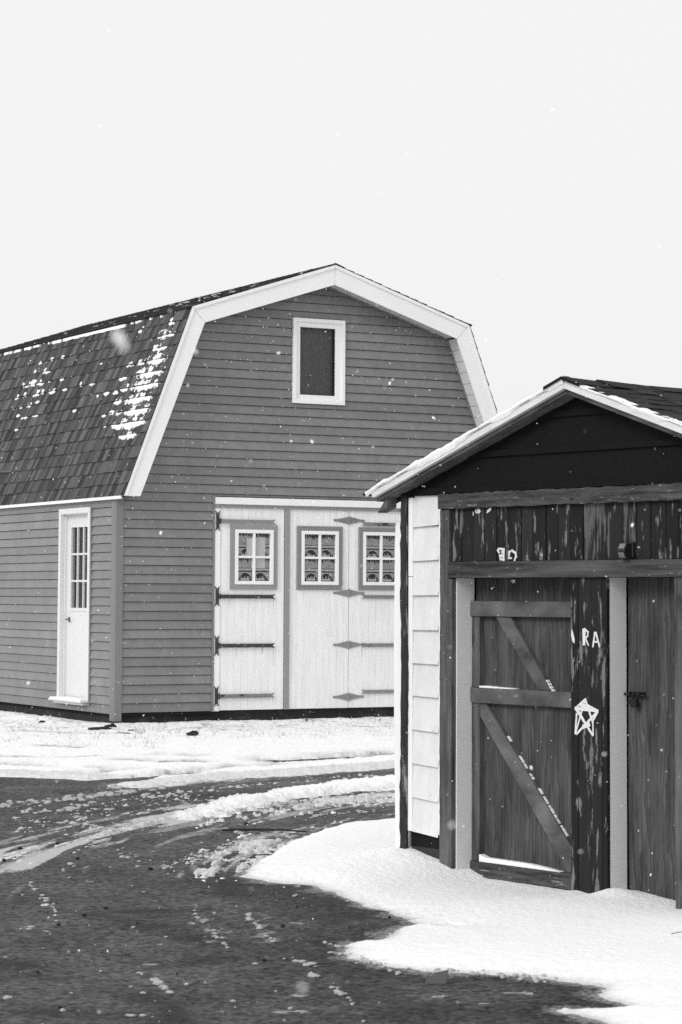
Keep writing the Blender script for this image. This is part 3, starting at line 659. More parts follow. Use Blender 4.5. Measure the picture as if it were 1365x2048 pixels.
while y < SL:
    z = AZ+.054+rr.uniform(-.004, .004)-.012*math.sin(y*2.2)
    for s in (-1, 1): mb.quad([(AX, y, z+.012), (AX, y+.3, z+.002), (AX+s*.14, y+.3, z-.048), (AX+s*.14, y, z-.036)], rr.uniform(.1, .5)); mb.quad([(AX, y, z-.006), (AX+s*.14, y, z-.055), (AX+s*.14, y, z-.036), (AX, y, z+.012)], .0)
    y += .27
mb.build('ridge_cap', M['roof_dark'], shed)

# lamp box above the right door
def sfp(u, v, off=0.): return SF(u, v, off)
mb = MB()
lx, lz = 1.520, 1.845
mb.box(lx-.012, lx+.040, -.030, -.005, lz-.038, lz+.045)
lamp = mb.build('wall_lamp', M['metal'], shed, bevel=.004, label='small dark motion light above the right door')
mb = MB(); mb.prism([(-.080, lz+.004), (-.060, lz+.038), (-.031, lz+.038), (-.031, lz-.044), (-.064, lz-.044), (-.080, lz-.006)], lx-.026, lx+.028, axis='x'); hd = mb.build('lamp_head', M['metal'], lamp, bevel=.003)
mb = MB(); mb.quad([(lx-.021, -.0798, lz-.010), (lx+.021, -.0798, lz-.010), (lx+.021, -.0675, lz-.038), (lx-.021, -.0675, lz-.038)]); mb.quad([(lx+.021, -.0775, lz+.010), (lx-.021, -.0775, lz+.010), (lx-.021, -.0625, lz+.036), (lx+.021, -.0625, lz+.036)])
mb.build('lens', mat('grey_lens', .16, .25, .5), lamp)

# painted marks: star, letters, digits (brush strokes, 1.5 mm thick, on the boards)
def stroke(mb, pts, wd, y):
    for (a, b) in zip(pts[:-1], pts[1:]):
        ax_, az_ = a; bx2, bz2 = b; dx, dz = bx2-ax_, bz2-az_; l = math.hypot(dx, dz) or 1; nx, nz = -dz/l*wd/2, dx/l*wd/2; ex, ez = dx/l*wd*.25, dz/l*wd*.25
        mb.prism([(ax_+nx-ex, az_+nz-ez), (bx2+nx*.9+ex, bz2+nz*.9+ez), (bx2-nx*.9+ex, bz2-nz*.9+ez), (ax_-nx-ex, az_-nz-ez)], y-.0005*random.random()-.0015, y)
def crop(u, v, s, x0, y0): return sfp(x0+u/s, y0+v/s)
YP = -.0095
Cc = lambda u, v: crop(u, v, 5.571, 1120, 1140)
st = [Cc(*p) for p in ((300, 1440), (225, 1600), (190, 1545), (440, 1565), (395, 1670), (385, 1830))]
mb = MB()
for seg, wd in ((((300, 1440), (190, 1825)), .008), (((190, 1540), (440, 1570)), .013), (((440, 1575), (205, 1825)), .010), (((195, 1545), (385, 1840)), .011), (((300, 1440), (385, 1700)), .010), (((385, 1690), (390, 1840)), .007), (((300, 1440), (190, 1540)), .008), (((205, 1600), (190, 1820)), .009), (((330, 1510), (440, 1570)), .010), (((250, 1500), (340, 1530)), .018), (((280, 1745), (345, 1720)), .018), (((225, 1570), (330, 1760)), .010), (((440, 1580), (385, 1680)), .009)):
    stroke(mb, [Cc(*seg[0]), Cc(*seg[1])], wd*1.35, YP-.0008*random.random())
mb.build('painted_star', M['paint'], shed)
mb = MB()
mb.prism([Cc(148, 650), Cc(165, 700), Cc(183, 780), Cc(180, 818), Cc(160, 800), Cc(142, 730)], YP-.0015, YP)
mb.build('painted_stroke', M['paint'], shed); mb = MB(); mb.prism([Cc(268, 655), Cc(305, 648), Cc(300, 840), Cc(272, 840)], YP-.0015, YP)
for k, seg in enumerate(((((295, 655), (330, 690)), .009), (((335, 685), (330, 730)), .008), (((332, 735), (300, 760)), .008), (((305, 760), (338, 838)), .008), (((410, 695), (388, 855)), .0095), (((420, 695), (462, 855)), .0095), (((395, 800), (450, 800)), .008))):
    if k == 4: mb.build('painted_letter', M['paint'], shed); mb = MB()
    stroke(mb, [Cc(*seg[0][0]), Cc(*seg[0][1])], seg[1]*1.2, YP-.0016)
mb.build('painted_letter', M['paint'], shed)
C5 = lambda u, v: crop(u, v, 5.25, 860, 960)
mb = MB(); yq = -.0105
for seg, wd in ((((735, 722), (800, 728)), .010), (((728, 735), (745, 765)), .010), (((795, 735), (790, 850)), .010), (((750, 800), (795, 790)), .014), (((755, 830), (800, 835)), .011), (((770, 760), (795, 745)), .010),
                (((850, 755), (880, 740)), .010), (((880, 742), (915, 765)), .011), (((915, 760), (925, 810)), .011), (((922, 800), (905, 850)), .010), (((852, 755), (848, 820)), .0105), (((845, 822), (875, 820)), .008)):
    if seg[0] == (850, 755): mb.build('painted_numeral', M['paint'], shed); mb = MB()
    stroke(mb, [C5(*seg[0]), C5(*seg[1])], wd*1.3, yq)
mb.build('painted_numeral', M['paint'], shed)
for pts in (((492, 318), (510, 300), (545, 305), (550, 335), (525, 355), (498, 348)), ((618, 320), (640, 294), (668, 292), (655, 322), (628, 344), (612, 348)), ((468, 335), (474, 335), (478, 372), (470, 378))):
    MB().prism([C5(*p) for p in pts], yq-.0015, yq).build('paint_dab', M['paint'], shed)

# ================================================================== SNOW ON THE BUILDINGS
def snow_strip(name, base, tip, wid, hfun, n, parent_rot, label, seed):
    pass
rs = random.Random(5)
def rake_snow(s, xend, hmax, seed):
    """snow lying along the shed rake, irregular crest"""
    rn = random.Random(seed); mb = MB(); n = 170; ring = []
    L = abs(xend)
    for i in range(n+1):
        t = i/n; x = AX+s*L*t; zb = AZ-abs(x-AX)*SLP+.050
        h = hmax*(.35+2.2*(fbm(np.array([x*11.+seed]), np.array([1.7]), 5, .65)[0]+.22)) + rn.uniform(-.002, .002)
        h = max(.004, h)*(1. if t < .97 else .6); drop = -.006-.07*max(0, fbm(np.array([x*6.+seed+9]), np.array([4.2]), 3)[0]+.1)
        yb = -.045+.06*fbm(np.array([x*5.+seed+30]), np.array([8.2]), 3)[0]
        ring.append([(x, -.150, zb+drop), (x, -.163, zb-.004), (x, -.164, zb+h*.55), (x, -.148, zb+h), (x, -.11, zb+h*.9), (x, (yb-.11)/2-.02, zb+h*.55), (x, yb, zb-.012)])
    k = len(ring[0])
    for r_ in ring: mb.v += r_
    for i in range(n):
        for j in range(k-1):
            a = i*k+j; f = (a, a+1, a+1+k, a+k); mb.f.append(f if s < 0 else f[::-1]); mb.t.append(.5)
    return mb
a = rake_snow(-1, 1.68, .018, 3); b = rake_snow(1, 1.68, .009, 8)
off = len(a.v); a.v += b.v; a.f += [tuple(off+q for q in f) for f in b.f]; a.t += b.t
o = a.build('roof_snow', M['snow'], None, smooth=True); o.location = SO; o.rotation_euler = (0, 0, -YS)
tag(o, 'ragged strip of snow lying along the shed roof edge', 'snow', kind='stuff')
# thin snow ledges on the braced door
mb = MB()
def ledge(mb, pts, y0, y1, seed):
    rn = random.Random(seed)
    for (x0, z0, h0), (x1, z1, h1) in zip(pts[:-1], pts[1:]):
        mb.prism([(x0, z0), (x1, z1), (x1, z1+h1), (x0, z0+h0)], y0, y1)
ledge(mb, [(.190, 1.081, .010), (.24, 1.081, .012), (.33, 1.081, .007), (.43, 1.081, .006), (.49, 1.081, .001)], YD-.008, YD+.031, 1)
ledge(mb, [(.188, .097, .040), (.21, .097, .034), (.24, .097, .026), (.32, .097, .025), (.45, .097, .024), (.60, .097, .022), (.72, .097, .014), (.85, .097, .001)], YD-.006, YD+.031, 2)
x = .40
while x < .90:   # beads of snow on the lower brace
    L_ = rs.uniform(.012, .05); z = .993-(x-.232)*(.993-.205)/(.963-.232)
    if rs.random() < .9: kx, kz = .68, -.733; hh = rs.uniform(.002, .0045); mb.prism([(x, z+.001), (x+L_*.75, z+.001-L_*.75*1.078), (x+L_*.75+hh*.6, z+.001-L_*.75*1.078+hh*.8), (x+L_*.3+hh, z+hh-L_*.3*1.078), (x+hh*.3, z+hh*.9)], YD+.016, YD+.031)
    x += L_*rs.uniform(.72, 1.1)
for k in range(5, 9):
    x = .66+k*.014; z = 1.487-(x-.438)*(1.487-1.083)/(.775-.438); hh = .003+.003*rs.random(); mb.prism([(x, z), (x+.010, z-.012), (x+.010+hh, z-.012+hh), (x+hh*.6, z+hh)], YD+.006, YD+.028)
o = mb.build('ledge_snow', M['snow'], None, smooth=False); o.location = SO; o.rotation_euler = (0, 0, -YS); tag(o, 'thin lines of snow caught on the rails and brace of the left shed door', 'snow', kind='stuff')
# sill snow
mb = MB(); nn = 16
for i in range(nn):
    s0, s1 = DS0+.03+(DS1+.03-DS0-.03)*i/nn, DS0+.03+(DS1+.03-DS0-.03)*(i+1)/nn; h = .018+.012*rs.random()
    mb.prism([(s0, DZ0-.002), (s1, DZ0-.002), (s1, DZ0+h), (s0, DZ0+h)], XW0-.12, XW0+.03, axis='x')
o = mb.build('sill_snow', M['snow'], None); o.location = BO; o.rotation_euler = (0, 0, YB); tag(o, 'snow lying on the sill of the white side door', 'snow', kind='stuff')
# patches on the barn roof
A0 = Vector((OUT[0][0], 0, OUT[0][1])); DD = Vector((OUT[1][0]-OUT[0][0], 0, OUT[1][1]-OUT[0][1])); LS = DD.length; DD /= LS
toW = Matrix.Rotation(YB, 3, 'Z')
Pw = BO+toW@A0; Dw = toW@DD; Nw = BY.cross(Dw).normalized(); Nw = Nw if Nw.z > 0 else -Nw
NL = Vector((-DD.z, 0, DD.x)); NL = NL if NL.z > 0 else -NL
def RS_(u, v): P = hit(u, v, Pw+Nw*.012, Nw)-Pw; return P.dot(BY), P.dot(Dw)
blobs = [(1195, 370, 80, 42), (1140, 470, 102, 42), (1110, 570, 110, 42), (1050, 670, 110, 40), (1040, 760, 98, 40), (975, 862, 130, 42), (980, 950, 72, 28), (1240, 275, 36, 32), (1250, 180, 44, 36), (1305, 90, 20, 28),
         (985, 415, 26, 22), (1075, 395, 26, 22), (935, 515, 32, 24), (950, 590, 32, 32), (810, 632, 22, 16), (880, 625, 20, 20), (900, 690, 28, 26), (905, 775, 26, 22), (850, 780, 20, 18), (20, 600, 32, 18), (100, 585, 28, 22), (200, 565, 32, 22), (255, 555, 22, 22),
         (305, 550, 28, 24), (45, 665, 42, 17), (120, 660, 28, 20), (195, 645, 22, 18), (280, 632, 28, 27), (328, 620, 18, 18), (400, 612, 24, 26), (10, 755, 20, 22), (50, 745, 32, 18), (100, 740, 14, 14), (160, 735, 12, 14), (225, 722, 18, 24), (285, 700, 14, 12),
         (140, 805, 12, 14), (190, 812, 22, 17), (268, 800, 20, 14), (10, 840, 12, 14), (390, 375, 22, 15), (310, 400, 20, 12), (225, 412, 16, 10), (355, 462, 26, 21), (265, 470, 20, 18), (180, 495, 24, 14), (110, 500, 20, 14), (40, 510, 14, 12), (375, 540, 14, 12),
         (415, 520, 12, 16), (470, 525, 16, 16), (495, 600, 18, 14), (615, 565, 13, 17), (700, 555, 19, 19), (570, 765, 14, 12), (120, 435, 14, 12), (480, 355, 14, 12), (740, 650, 8, 12), (1065, 160, 14, 16), (1085, 135, 8, 14), (800, 880, 8, 12), (790, 800, 14, 14), (125, 905, 12, 14), (660, 480, 10, 8), (770, 408, 10, 6), (1300, 180, 20, 20), (1180, 290, 22, 26), (1100, 300, 6, 14)]
ys_ = np.arange(-.25, 4.9, .007); ts_ = np.arange(0.02, LS-.02, .007)
YY, TT = np.meshgrid(ys_, ts_, indexing='ij'); fld = np.full(YY.shape, -9.)
for (u, v, ru, rv) in blobs:
    u0, v0 = u/3.79, 620+v/3.79; c = RS_(u0, v0); e1 = RS_(u0+ru/3.79, v0-ru/3.79*.16); e2 = RS_(u0-rv/3.79*.3, v0+rv/3.79)
    # inverse of the 2x2 frame spanned by the two image half axes on the slope
    m = np.array([[e1[0]-c[0], e2[0]-c[0]], [e1[1]-c[1], e2[1]-c[1]]]); mi = np.linalg.inv(m)
    a_ = mi[0, 0]*(YY-c[0])+mi[0, 1]*(TT-c[1]); b_ = mi[1, 0]*(YY-c[0])+mi[1, 1]*(TT-c[1])
    fld = np.maximum(fld, 1-(a_*a_+b_*b_))
fld = fld*.85+fbm(YY*20+3+TT*13, TT*30-YY*8, 5, .68)*3.0-.08
cph = (TT/(LS/round(LS/.168))) % 1.0; fld = fld-1.1*np.exp(-((cph-.0)/.055)**2)-1.1*np.exp(-((cph-1.0)/.055)**2)
rng2 = fbm(YY*40, TT*60+7, 3)
def grid_mesh(name, V, keep, m, label, smooth=True):
    nx, ny = V.shape[:2]; idx = np.arange(nx*ny).reshape(nx, ny); k = keep[:-1, :-1] | keep[1:, :-1] | keep[:-1, 1:] | keep[1:, 1:]
    q = np.stack([idx[:-1, :-1], idx[1:, :-1], idx[1:, 1:], idx[:-1, 1:]], -1)[k]
    used = np.unique(q); rem = np.full(nx*ny, -1); rem[used] = np.arange(len(used)); q = rem[q]; vv = V.reshape(-1, 3)[used]
    me = bpy.data.meshes.new(name); me.vertices.add(len(vv)); me.vertices.foreach_set('co', vv.astype(np.float32).ravel())
    me.loops.add(q.size); me.loops.foreach_set('vertex_index', q.ravel().astype(np.int32)); me.polygons.add(len(q))
    me.polygons.foreach_set('loop_start', np.arange(0, q.size, 4, dtype=np.int32)); me.polygons.foreach_set('loop_total', np.full(len(q), 4, dtype=np.int32))
    me.polygons.foreach_set('use_smooth', np.full(len(q), smooth)); me.update(calc_edges=True); me.validate()
    me.materials.append(m); o = bpy.data.objects.new(name, me); col.objects.link(o); return o, used
lift = np.clip(fld*.04, -.02, .006)+.012+rng2*.004*(fld > 0)
V = np.stack([A0.x+DD.x*TT+NL.x*lift, YY, A0.z+DD.z*TT+NL.z*lift], -1)
o, _ = grid_mesh('roof_snow', V, fld > 0, M['snow'], ''); o.location = BO; o.rotation_euler = (0, 0, YB)
tag(o, 'broken patches of snow on the steep shingles of the barn roof', 'snow', kind='stuff')
# line of snow caught under the break of the barn roof
mb = MB(); y = .35; rn = random.Random(2)
K = Vector((OUT[1][0]-.045, OUT[1][1]-.045))
while y < LEN:
    L_ = rn.uniform(.02, .16); dens = .45 if y < 1.6 else (.97 if y < 3.6 else .7)
    if rn.random() < dens: 
        h = rn.uniform(.010, .020)*(1 if y < 1.6 else 1.6); mb.box(K.x-.01, K.x+.03, y, y+L_, K.y-h, K.y+.012)
    y += L_
y = -.2
while y < 4.5:   # scraps on the upper slope
    t = rn.uniform(0.05, 1.9); x = OUT[1][0]+t; z = OUT[1][1]+t*(5.836-5.175)/(RX-.813)+.012; mb.box(x, x+rn.uniform(.01, .05), y, y+rn.uniform(.03, .2), z, z+.010); y += rn.uniform(.03, .22)
o = mb.build('roof_snow', M['snow'], None); o.location = BO; o.rotation_euler = (0, 0, YB); tag(o, 'narrow line of snow under the break of the barn roof', 'snow', kind='stuff')

# ================================================================== GROUND
def c7(pts, z=0.): return [tuple(gnd(u/1.706, 1400+v/1.706, z)[:2]) for u, v in pts]
def c8(pts): return [(600+u/1.784, 1600+v/1.784) for u, v in pts]
def px(pts): return [tuple(gnd(u, v)[:2]) for u, v in pts]
def sdf(px_, py_, poly):
    P = np.array(poly); d = np.full(px_.shape, 1e9); ins = np.zeros(px_.shape, bool)
    for i in range(len(P)):
        a = P[i]; b = P[(i+1) % len(P)]; e = b-a; wx = px_-a[0]; wy = py_-a[1]
        t = np.clip((wx*e[0]+wy*e[1])/(e@e+1e-12), 0, 1); d = np.minimum(d, (wx-t*e[0])**2+(wy-t*e[1])**2)
        c = (a[1] > py_) != (b[1] > py_)
        with np.errstate(divide='ignore', invalid='ignore'): ins ^= c & (px_ < (b[0]-a[0])*(py_-a[1])/(b[1]-a[1]+1e-12)+a[0])
    return np.where(ins, np.sqrt(d), -np.sqrt(d))
def ldist(px_, py_, line):
    P = np.array(line); d = np.full(px_.shape, 1e9); s = np.zeros(px_.shape); acc = 0; sg = np.zeros(px_.shape)
    for i in range(len(P)-1):
        a, b = P[i], P[i+1]; e = b-a; l = math.sqrt(e@e); wx = px_-a[0]; wy = py_-a[1]
        t = np.clip((wx*e[0]+wy*e[1])/(l*l), 0, 1); dd = (wx-t*e[0])**2+(wy-t*e[1])**2; m = dd < d
        d = np.where(m, dd, d); s = np.where(m, acc+t*l, s); sg = np.where(m, np.sign(e[0]*wy-e[1]*wx), sg); acc += l
    return np.sqrt(d), s, sg
rows = [7.6]
while rows[-1] < 34: rows.append(rows[-1]+.0125*(rows[-1]/9)**1.6)
rows = np.array(rows); us = np.concatenate([np.linspace(-.62, -.17, 70)[:-1], np.linspace(-.17, .17, 760), np.linspace(.17, .55, 60)[1:]])
GY, GU = np.meshgrid(rows, us, indexing='ij'); GX = GU*GY
BANK = px([(1500, 1500), (1000, 1560), (800, 1636), (755, 1640), (700, 1645), (640, 1662), (585, 1683), (540, 1712), (505, 1735), (482, 1752), (520, 1757), (560, 1765), (620, 1770), (680, 1788), (740, 1812), (800, 1828), (850, 1847), (905, 1856), (850, 1853), (812, 1853), (790, 1868), (760, 1885)] +
          c8([(200, 512), (172, 520), (166, 545), (210, 568), (260, 580), (330, 592), (450, 605), (600, 615), (800, 625), (900, 632), (1000, 645), (1075, 660), (1100, 700), (1185, 728), (1165, 745), (1060, 748), (930, 748), (980, 760), (1050, 775), (1120, 799), (1300, 860)]) + [(1500, 2120), (1900, 2200), (2300, 1500)])
dB = sdf(GX, GY, BANK)
n_big = fbm(GX*1.1, GY*1.1, 3); n_mid = fbm(GX*5, GY*5, 4); n_fine = fbm(GX*22, GY*22, 4, .6); n_xf = fbm(GX*60, GY*60, 2)
H = np.full(GX.shape, -.05); DIRT = np.zeros(GX.shape)
def add(h): 
    global H; H = np.maximum(H, h)
edgeB = dB+n_mid*.10+n_fine*.06
# rise towards the shed wall
rel = np.stack([GX-SO.x, GY-SO.y], 0); lx_ = rel[0]*SX.x+rel[1]*SX.y; ly_ = rel[0]*SY.x+rel[1]*SY.y
gz = np.interp(lx_, [-3, -.6, -.33, 0, .11, .25, 1.05, 1.15, 1.25, 1.38, 1.55, 1.85, 2.5, 4], [.0, .12, .15, .09, .055, .008, .002, .025, .02, .045, .035, .012, .02, .05])-.052
base = gz*np.exp(-np.clip(-ly_-.05, 0, 9)/.9)
bank = np.where(edgeB > 0, .052*(1-np.exp(-edgeB/.16))+np.clip(base, -.05, .2)*(1-np.exp(-edgeB/.35)), edgeB*.25)
bank += np.where(edgeB > 0, 1, 0)*(n_big*.03*np.clip(-ly_/.8, .1, 1)+n_mid*.006+n_fine*.005+n_xf*.0015)*(1-np.exp(-np.clip(edgeB, 0, 9)/.3))
# drift piled at the foot of the posts
for (xx, hh, sg_) in ((1.09, .02, .05), (1.42, .03, .09)):
    bank += np.where(edgeB > 0, hh*np.exp(-((lx_-xx)/sg_)**2-((ly_+.02)/.13)**2), 0)
add(bank)
# far snow in front of the barn
FAR = c7([(-900, 262), (-80, 258), (0, 262), (200, 268), (380, 276), (372, 300), (500, 298), (620, 290), (850, 266), (1000, 258), (1200, 243), (1450, 225), (1800, 205), (1800, 30), (900, 12), (-80, 0), (-900, 0)])
dF = sdf(GX, GY, FAR); eF = dF+n_mid*.25+n_fine*.10
hF = np.where(eF > 0, .05*(1-np.exp(-eF/.28))+n_mid*.02+n_big*.015+n_fine*.006, eF*.2)
slits = [([(365, 282), (430, 274), (500, 267), (560, 263), (620, 258)], .16, .14), ([(960, 218), (1080, 206), (1180, 200), (1260, 195), (1450, 187)], .24, .12), ([(560, 199), (700, 201), (900, 206), (1010, 212)], .13, .085), ([(-100, 228), (100, 234), (280, 240), (420, 246)], .14, .08), ([(290, 258), (420, 250)], .10, .05), ([(-60, 206), (120, 210), (300, 206)], .10, .03), ([(150, 170), (260, 178)], .08, .02), ([(420, 218), (560, 226), (700, 224)], .12, .05), ([(100, 120), (330, 128)], .14, .03), ([(640, 250), (800, 238), (960, 232)], .10, .07)]
for ln, wd, dp in slits:
    d, s, sg = ldist(GX, GY, c7(ln)); hF -= dp*np.exp(-(d/wd)**2)*(.7+1.6*fbm(s*3+wd*100, s*0+2, 3)+n_fine*1.2)
# thin cover and bare soil along the barn foundation
rb = np.stack([GX-BO.x, GY-BO.y], 0); bxl = rb[0]*BX.x+rb[1]*BX.y; byl = rb[0]*BY.x+rb[1]*BY.y
dWall = np.where(byl < 0, -byl, 9.); dWall = np.where(bxl < -.03, np.hypot(np.minimum(byl+0.*byl, 0), bxl+.03), dWall); dWall = np.where((bxl > -.03) & (byl > 0), 0, dWall)
hF += .03*np.exp(-((dWall-.9)/.5)**2)*(1 if True else 0)*(n_mid+.3)
hF -= .10*np.exp(-(dWall/.16)**2)*(.75+2.2*n_mid+n_fine)*.9
hF += np.where((bxl < -.3) & (bxl > -1.1) & (byl > .6), .035*np.exp(-((bxl+.72)/.22)**2), 0)
hF -= np.where(dWall < 2.0, np.clip(n_fine*1.0+n_xf*.3-.27, 0, 1)*.5, 0)
add(hF); SLD = np.zeros(GX.shape)
for ln, wd, dp in slits:
    d, s, sg = ldist(GX, GY, c7(ln)); SLD = np.maximum(SLD, 1.3*np.exp(-(d/(wd*1.15))**2)*np.clip(.8+1.5*n_mid, 0, 1.2))
MASTER = c7([(1500, 272), (1355, 283), (1200, 292), (1000, 318), (850, 345), (700, 378), (590, 402), (470, 430), (330, 465), (200, 505), (90, 550), (0, 600), (-120, 680)])
mD, mS, mG = ldist(GX, GY, MASTER); mD = mD*mG
streak = fbm(mD*9, mS*.9, 4, .6); streak2 = fbm(mD*22+5, mS*2.2, 3, .6)
def region(pts, Hh, edge, noise, thr, cap=1e9, dirt=.75):
    global DIRT
    d = sdf(GX, GY, c7(pts)); f = np.where(d < -edge*.9, -9., np.clip(d/edge, -1, 1)); DIRT = np.where((d > -.1) & (dB < 0), np.maximum(DIRT, dirt), DIRT)
    add(np.minimum(Hh*(f+noise-thr), cap))
    return d
region([(590, 404), (640, 382), (720, 353), (850, 328), (1000, 303), (1200, 277), (1355, 263), (1500, 250), (1500, 295), (1355, 303), (1200, 316), (1000, 337), (900, 364), (760, 392), (660, 409)], .055, .3, n_mid*1.2+n_fine*.8, .0, .045, dirt=0)
region([(830, 404), (900, 372), (1000, 342), (1200, 324), (1500, 300), (1500, 345), (1355, 350), (1200, 365), (1000, 392), (850, 416), (700, 428)], .030, .35, n_fine*3.4+n_mid*1.2+streak2*2.2, .72, .018, dirt=.55)
region([(1000, 450), (900, 462), (800, 490), (720, 530), (655, 582), (700, 604), (815, 592), (850, 560), (900, 530), (975, 482)], .020, .3, n_fine*3.2+streak2*3.5+n_mid*1.2, .70, .014, dirt=.6)
region([(980, 447), (1100, 425), (1250, 395), (1400, 375), (1400, 385), (1200, 412), (1050, 440), (985, 470)], .03, .1, n_fine*2.5+n_mid, .7, .02)
region([(640, 400), (560, 398), (430, 432), (330, 462), (270, 500), (250, 520), (330, 490), (420, 446), (540, 432)], .03, .16, n_fine*1.6+streak*2, .35, .02)
region([(600, 398), (640, 358), (560, 368), (420, 398), (250, 443), (120, 488), (0, 518), (-80, 545), (-80, 600), (0, 590), (60, 582), (180, 572), (250, 530), (350, 465), (440, 440), (560, 428), (660, 405)], .012, .3, streak*4.5+streak2*4+n_fine*1.5, 1.6, .006, dirt=.4)
region([(60, 620), (110, 612), (230, 735), (160, 755), (80, 660)], .03, .2, n_fine*3+n_mid*2, 1.15, .02)
region([(660, 722), (700, 728), (745, 770), (800, 845), (755, 855), (690, 780)], .03, .2, n_fine*3+n_mid*2, 1.2, .016)
region([(300, 470), (900, 300), (1350, 262), (1350, 240), (700, 285), (300, 345), (0, 355), (-50, 420), (0, 470)], .022, .2, n_fine*3.2+streak2*1.0, 1.62, .012)
RC = sdf(GX, GY, c7([(590, 404), (640, 382), (720, 353), (850, 328), (1000, 303), (1200, 277), (1355, 263), (1500, 250), (1500, 295), (1355, 303), (1200, 316), (1000, 337), (900, 364), (760, 392), (660, 409)])); DIRT = np.where(RC > -.05, np.clip(.35-RC*1.5, 0, .5), DIRT); DIRT = np.maximum(DIRT, np.where((dB > -.1) & (GY < 14.5), .6*np.exp(-np.clip(edgeB, 0, 9)/.03), 0)); DIRT = np.maximum(DIRT, np.where((dWall < 2.4) & (dWall > 0), np.clip(n_mid*3.2+n_fine*3.2-.30+.5*np.exp(-dWall/.5), 0, 1.0), 0)); DIRT = np.maximum(DIRT, np.where(np.abs(eF) < .35, .45, 0)*(GY > 19)); DIRT = np.maximum(DIRT, SLD); H = H+np.where((H > .008) & (dB < 0) & (GY > 15), n_fine*.013+n_xf*.004+n_mid*.012, 0)
V = np.stack([GX, GY, H], -1)
o, used = grid_mesh('snow_cover', V, H > -.012, M['slushy'], ''); tag(o, kind='structure'); at = o.data.attributes.new('dirt', 'FLOAT', 'POINT'); at.data.foreach_set('value', DIRT.ravel()[used].astype(np.float32))
snow_h = H
# asphalt with slush dusting and wetness as attributes of the surface
rows2 = rows[::2]; us2 = us[::2]
AYg, AUg = np.meshgrid(rows2, us2, indexing='ij'); AXg = AUg*AYg
def sl_region(pts, edge): return np.clip(sdf(AXg, AYg, c7(pts))/edge+.5, 0, 1)
md, msn, mg = ldist(AXg, AYg, MASTER); md = md*mg
st1 = fbm(md*7, msn*.7, 4, .6); STR = .5+.5*np.sin(md*2*math.pi/.36+5*fbm(md*1.5, msn*.35+9, 3)); STR = np.clip(STR*1.8-.3, 0, 1); st2 = fbm(md*20+5, msn*1.5, 3, .6); nf = fbm(AXg*22, AYg*22, 4, .6); nm = fbm(AXg*5, AYg*5, 4)
SLU = np.zeros(AXg.shape)
def dust(pts, edge, amt, k1=2.2, k2=1.2, k3=.6, b=.15, tread=0.):
    global SLU; SLU = np.maximum(SLU, amt*np.clip(sl_region(pts, edge)*(.80+b)+ (k1*1.7*st1+k2*2.2*st2+k3*1.6*nf)-.28, 0, 1)*(sl_region(pts, edge) > .02)*(1-tread+tread*STR))
dust([(600, 398), (640, 358), (560, 368), (420, 398), (250, 443), (120, 488), (0, 518), (-80, 545), (-80, 600), (0, 590), (60, 582), (180, 572), (250, 530), (350, 465), (440, 440), (560, 428), (670, 405)], .4, 1.35, tread=.42)
dust([(600, 404), (760, 395), (760, 410), (600, 440), (480, 452), (500, 440)], .15, .5)
dust([(500, 518), (600, 465), (740, 423), (765, 433), (650, 468), (560, 502), (512, 524)], .10, .6, 1.2, 1, .8)
dust([(350, 488), (300, 510), (240, 545), (240, 572), (290, 547), (348, 515)], .12, .6)
dust([(0, 480), (150, 433), (260, 415), (255, 425), (130, 452), (0, 500)], .10, .5)
dust([(-40, 585), (60, 590), (130, 670), (90, 700), (30, 640), (-40, 650)], .3, .35)
dust([(900, 385), (1100, 330), (1500, 300), (1500, 350), (1200, 370), (820, 420), (700, 430)], .2, .6, .8, 1.6, 1.6)
dust([(1100, 425), (900, 455), (760, 500), (650, 600), (700, 610), (830, 590), (900, 530), (1000, 470), (1400, 385), (1400, 372)], .2, .65, .8, 1.5, 1.6)
dust([(700, 285), (900, 275), (1350, 238), (1350, 255), (1000, 290), (800, 300)], .2, .28, 1, 1, 1)
dust([(360, 280), (600, 270), (850, 256), (1350, 226), (1350, 236), (850, 275), (380, 312), (200, 340), (-50, 380), (-50, 360), (250, 318)], .15, .4, 1.0, 1.4, 1.6)
dust([(640, 715), (700, 722), (780, 820), (740, 830)], .12, .5, .5, .5, 2.5)
dust([(580, 680), (610, 700), (600, 720), (575, 700)], .08, .35, .5, .5, 2.)
dust([(840, 725), (880, 730), (940, 820), (900, 825)], .12, .5, .5, .5, 2.5)
dBa = sdf(AXg, AYg, BANK)
# creeping thin slush beside the lower bank
SLU = np.maximum(SLU, np.clip(1-np.abs(dBa)/(.16+.5*nm), 0, 1)*.62*(AYg < 14.5))
# stains: wet, darker asphalt next to melting snow, and dark tyre / oil smears
WET = np.clip(np.exp(-np.abs(dBa)/.32)*(1.05+1.6*nm)*(AYg < 14.8), 0, 1)
for ln, wd, am in (([(1100, 745), (1290, 720), (1400, 735)], .25, .8), ([(440, 720), (600, 716), (720, 712)], .07, .9), ([(490, 765), (600, 790), (760, 830)], .10, .7), ([(540, 900), (640, 893), (740, 880)], .10, .9), ([(0, 905), (80, 905)], .16, .8), ([(200, 1065), (330, 1070), (450, 1062)], .14, .9), ([(480, 1010), (560, 1050), (600, 1106)], .09, .7), ([(840, 655), (1000, 650), (1150, 668)], .2, .7), ([(650, 320), (450, 345), (250, 380)], .35, .4), ([(120, 940), (220, 950)], .10, .5), ([(330, 730), (430, 750)], .08, .6), ([(1130, 1000), (1300, 1050), (1400, 1060)], .35, .5)):
    d, s, sg = ldist(AXg, AYg, c7(ln)); WET = np.maximum(WET, 1.15*am*np.exp(-(d/(wd*1.25))**2)*np.clip(.9+2.0*nm+.8*nf, 0, 1.2))
AZg = fbm(AXg*.6, AYg*.6, 2)*.006
V = np.stack([AXg, AYg, AZg-.002], -1)
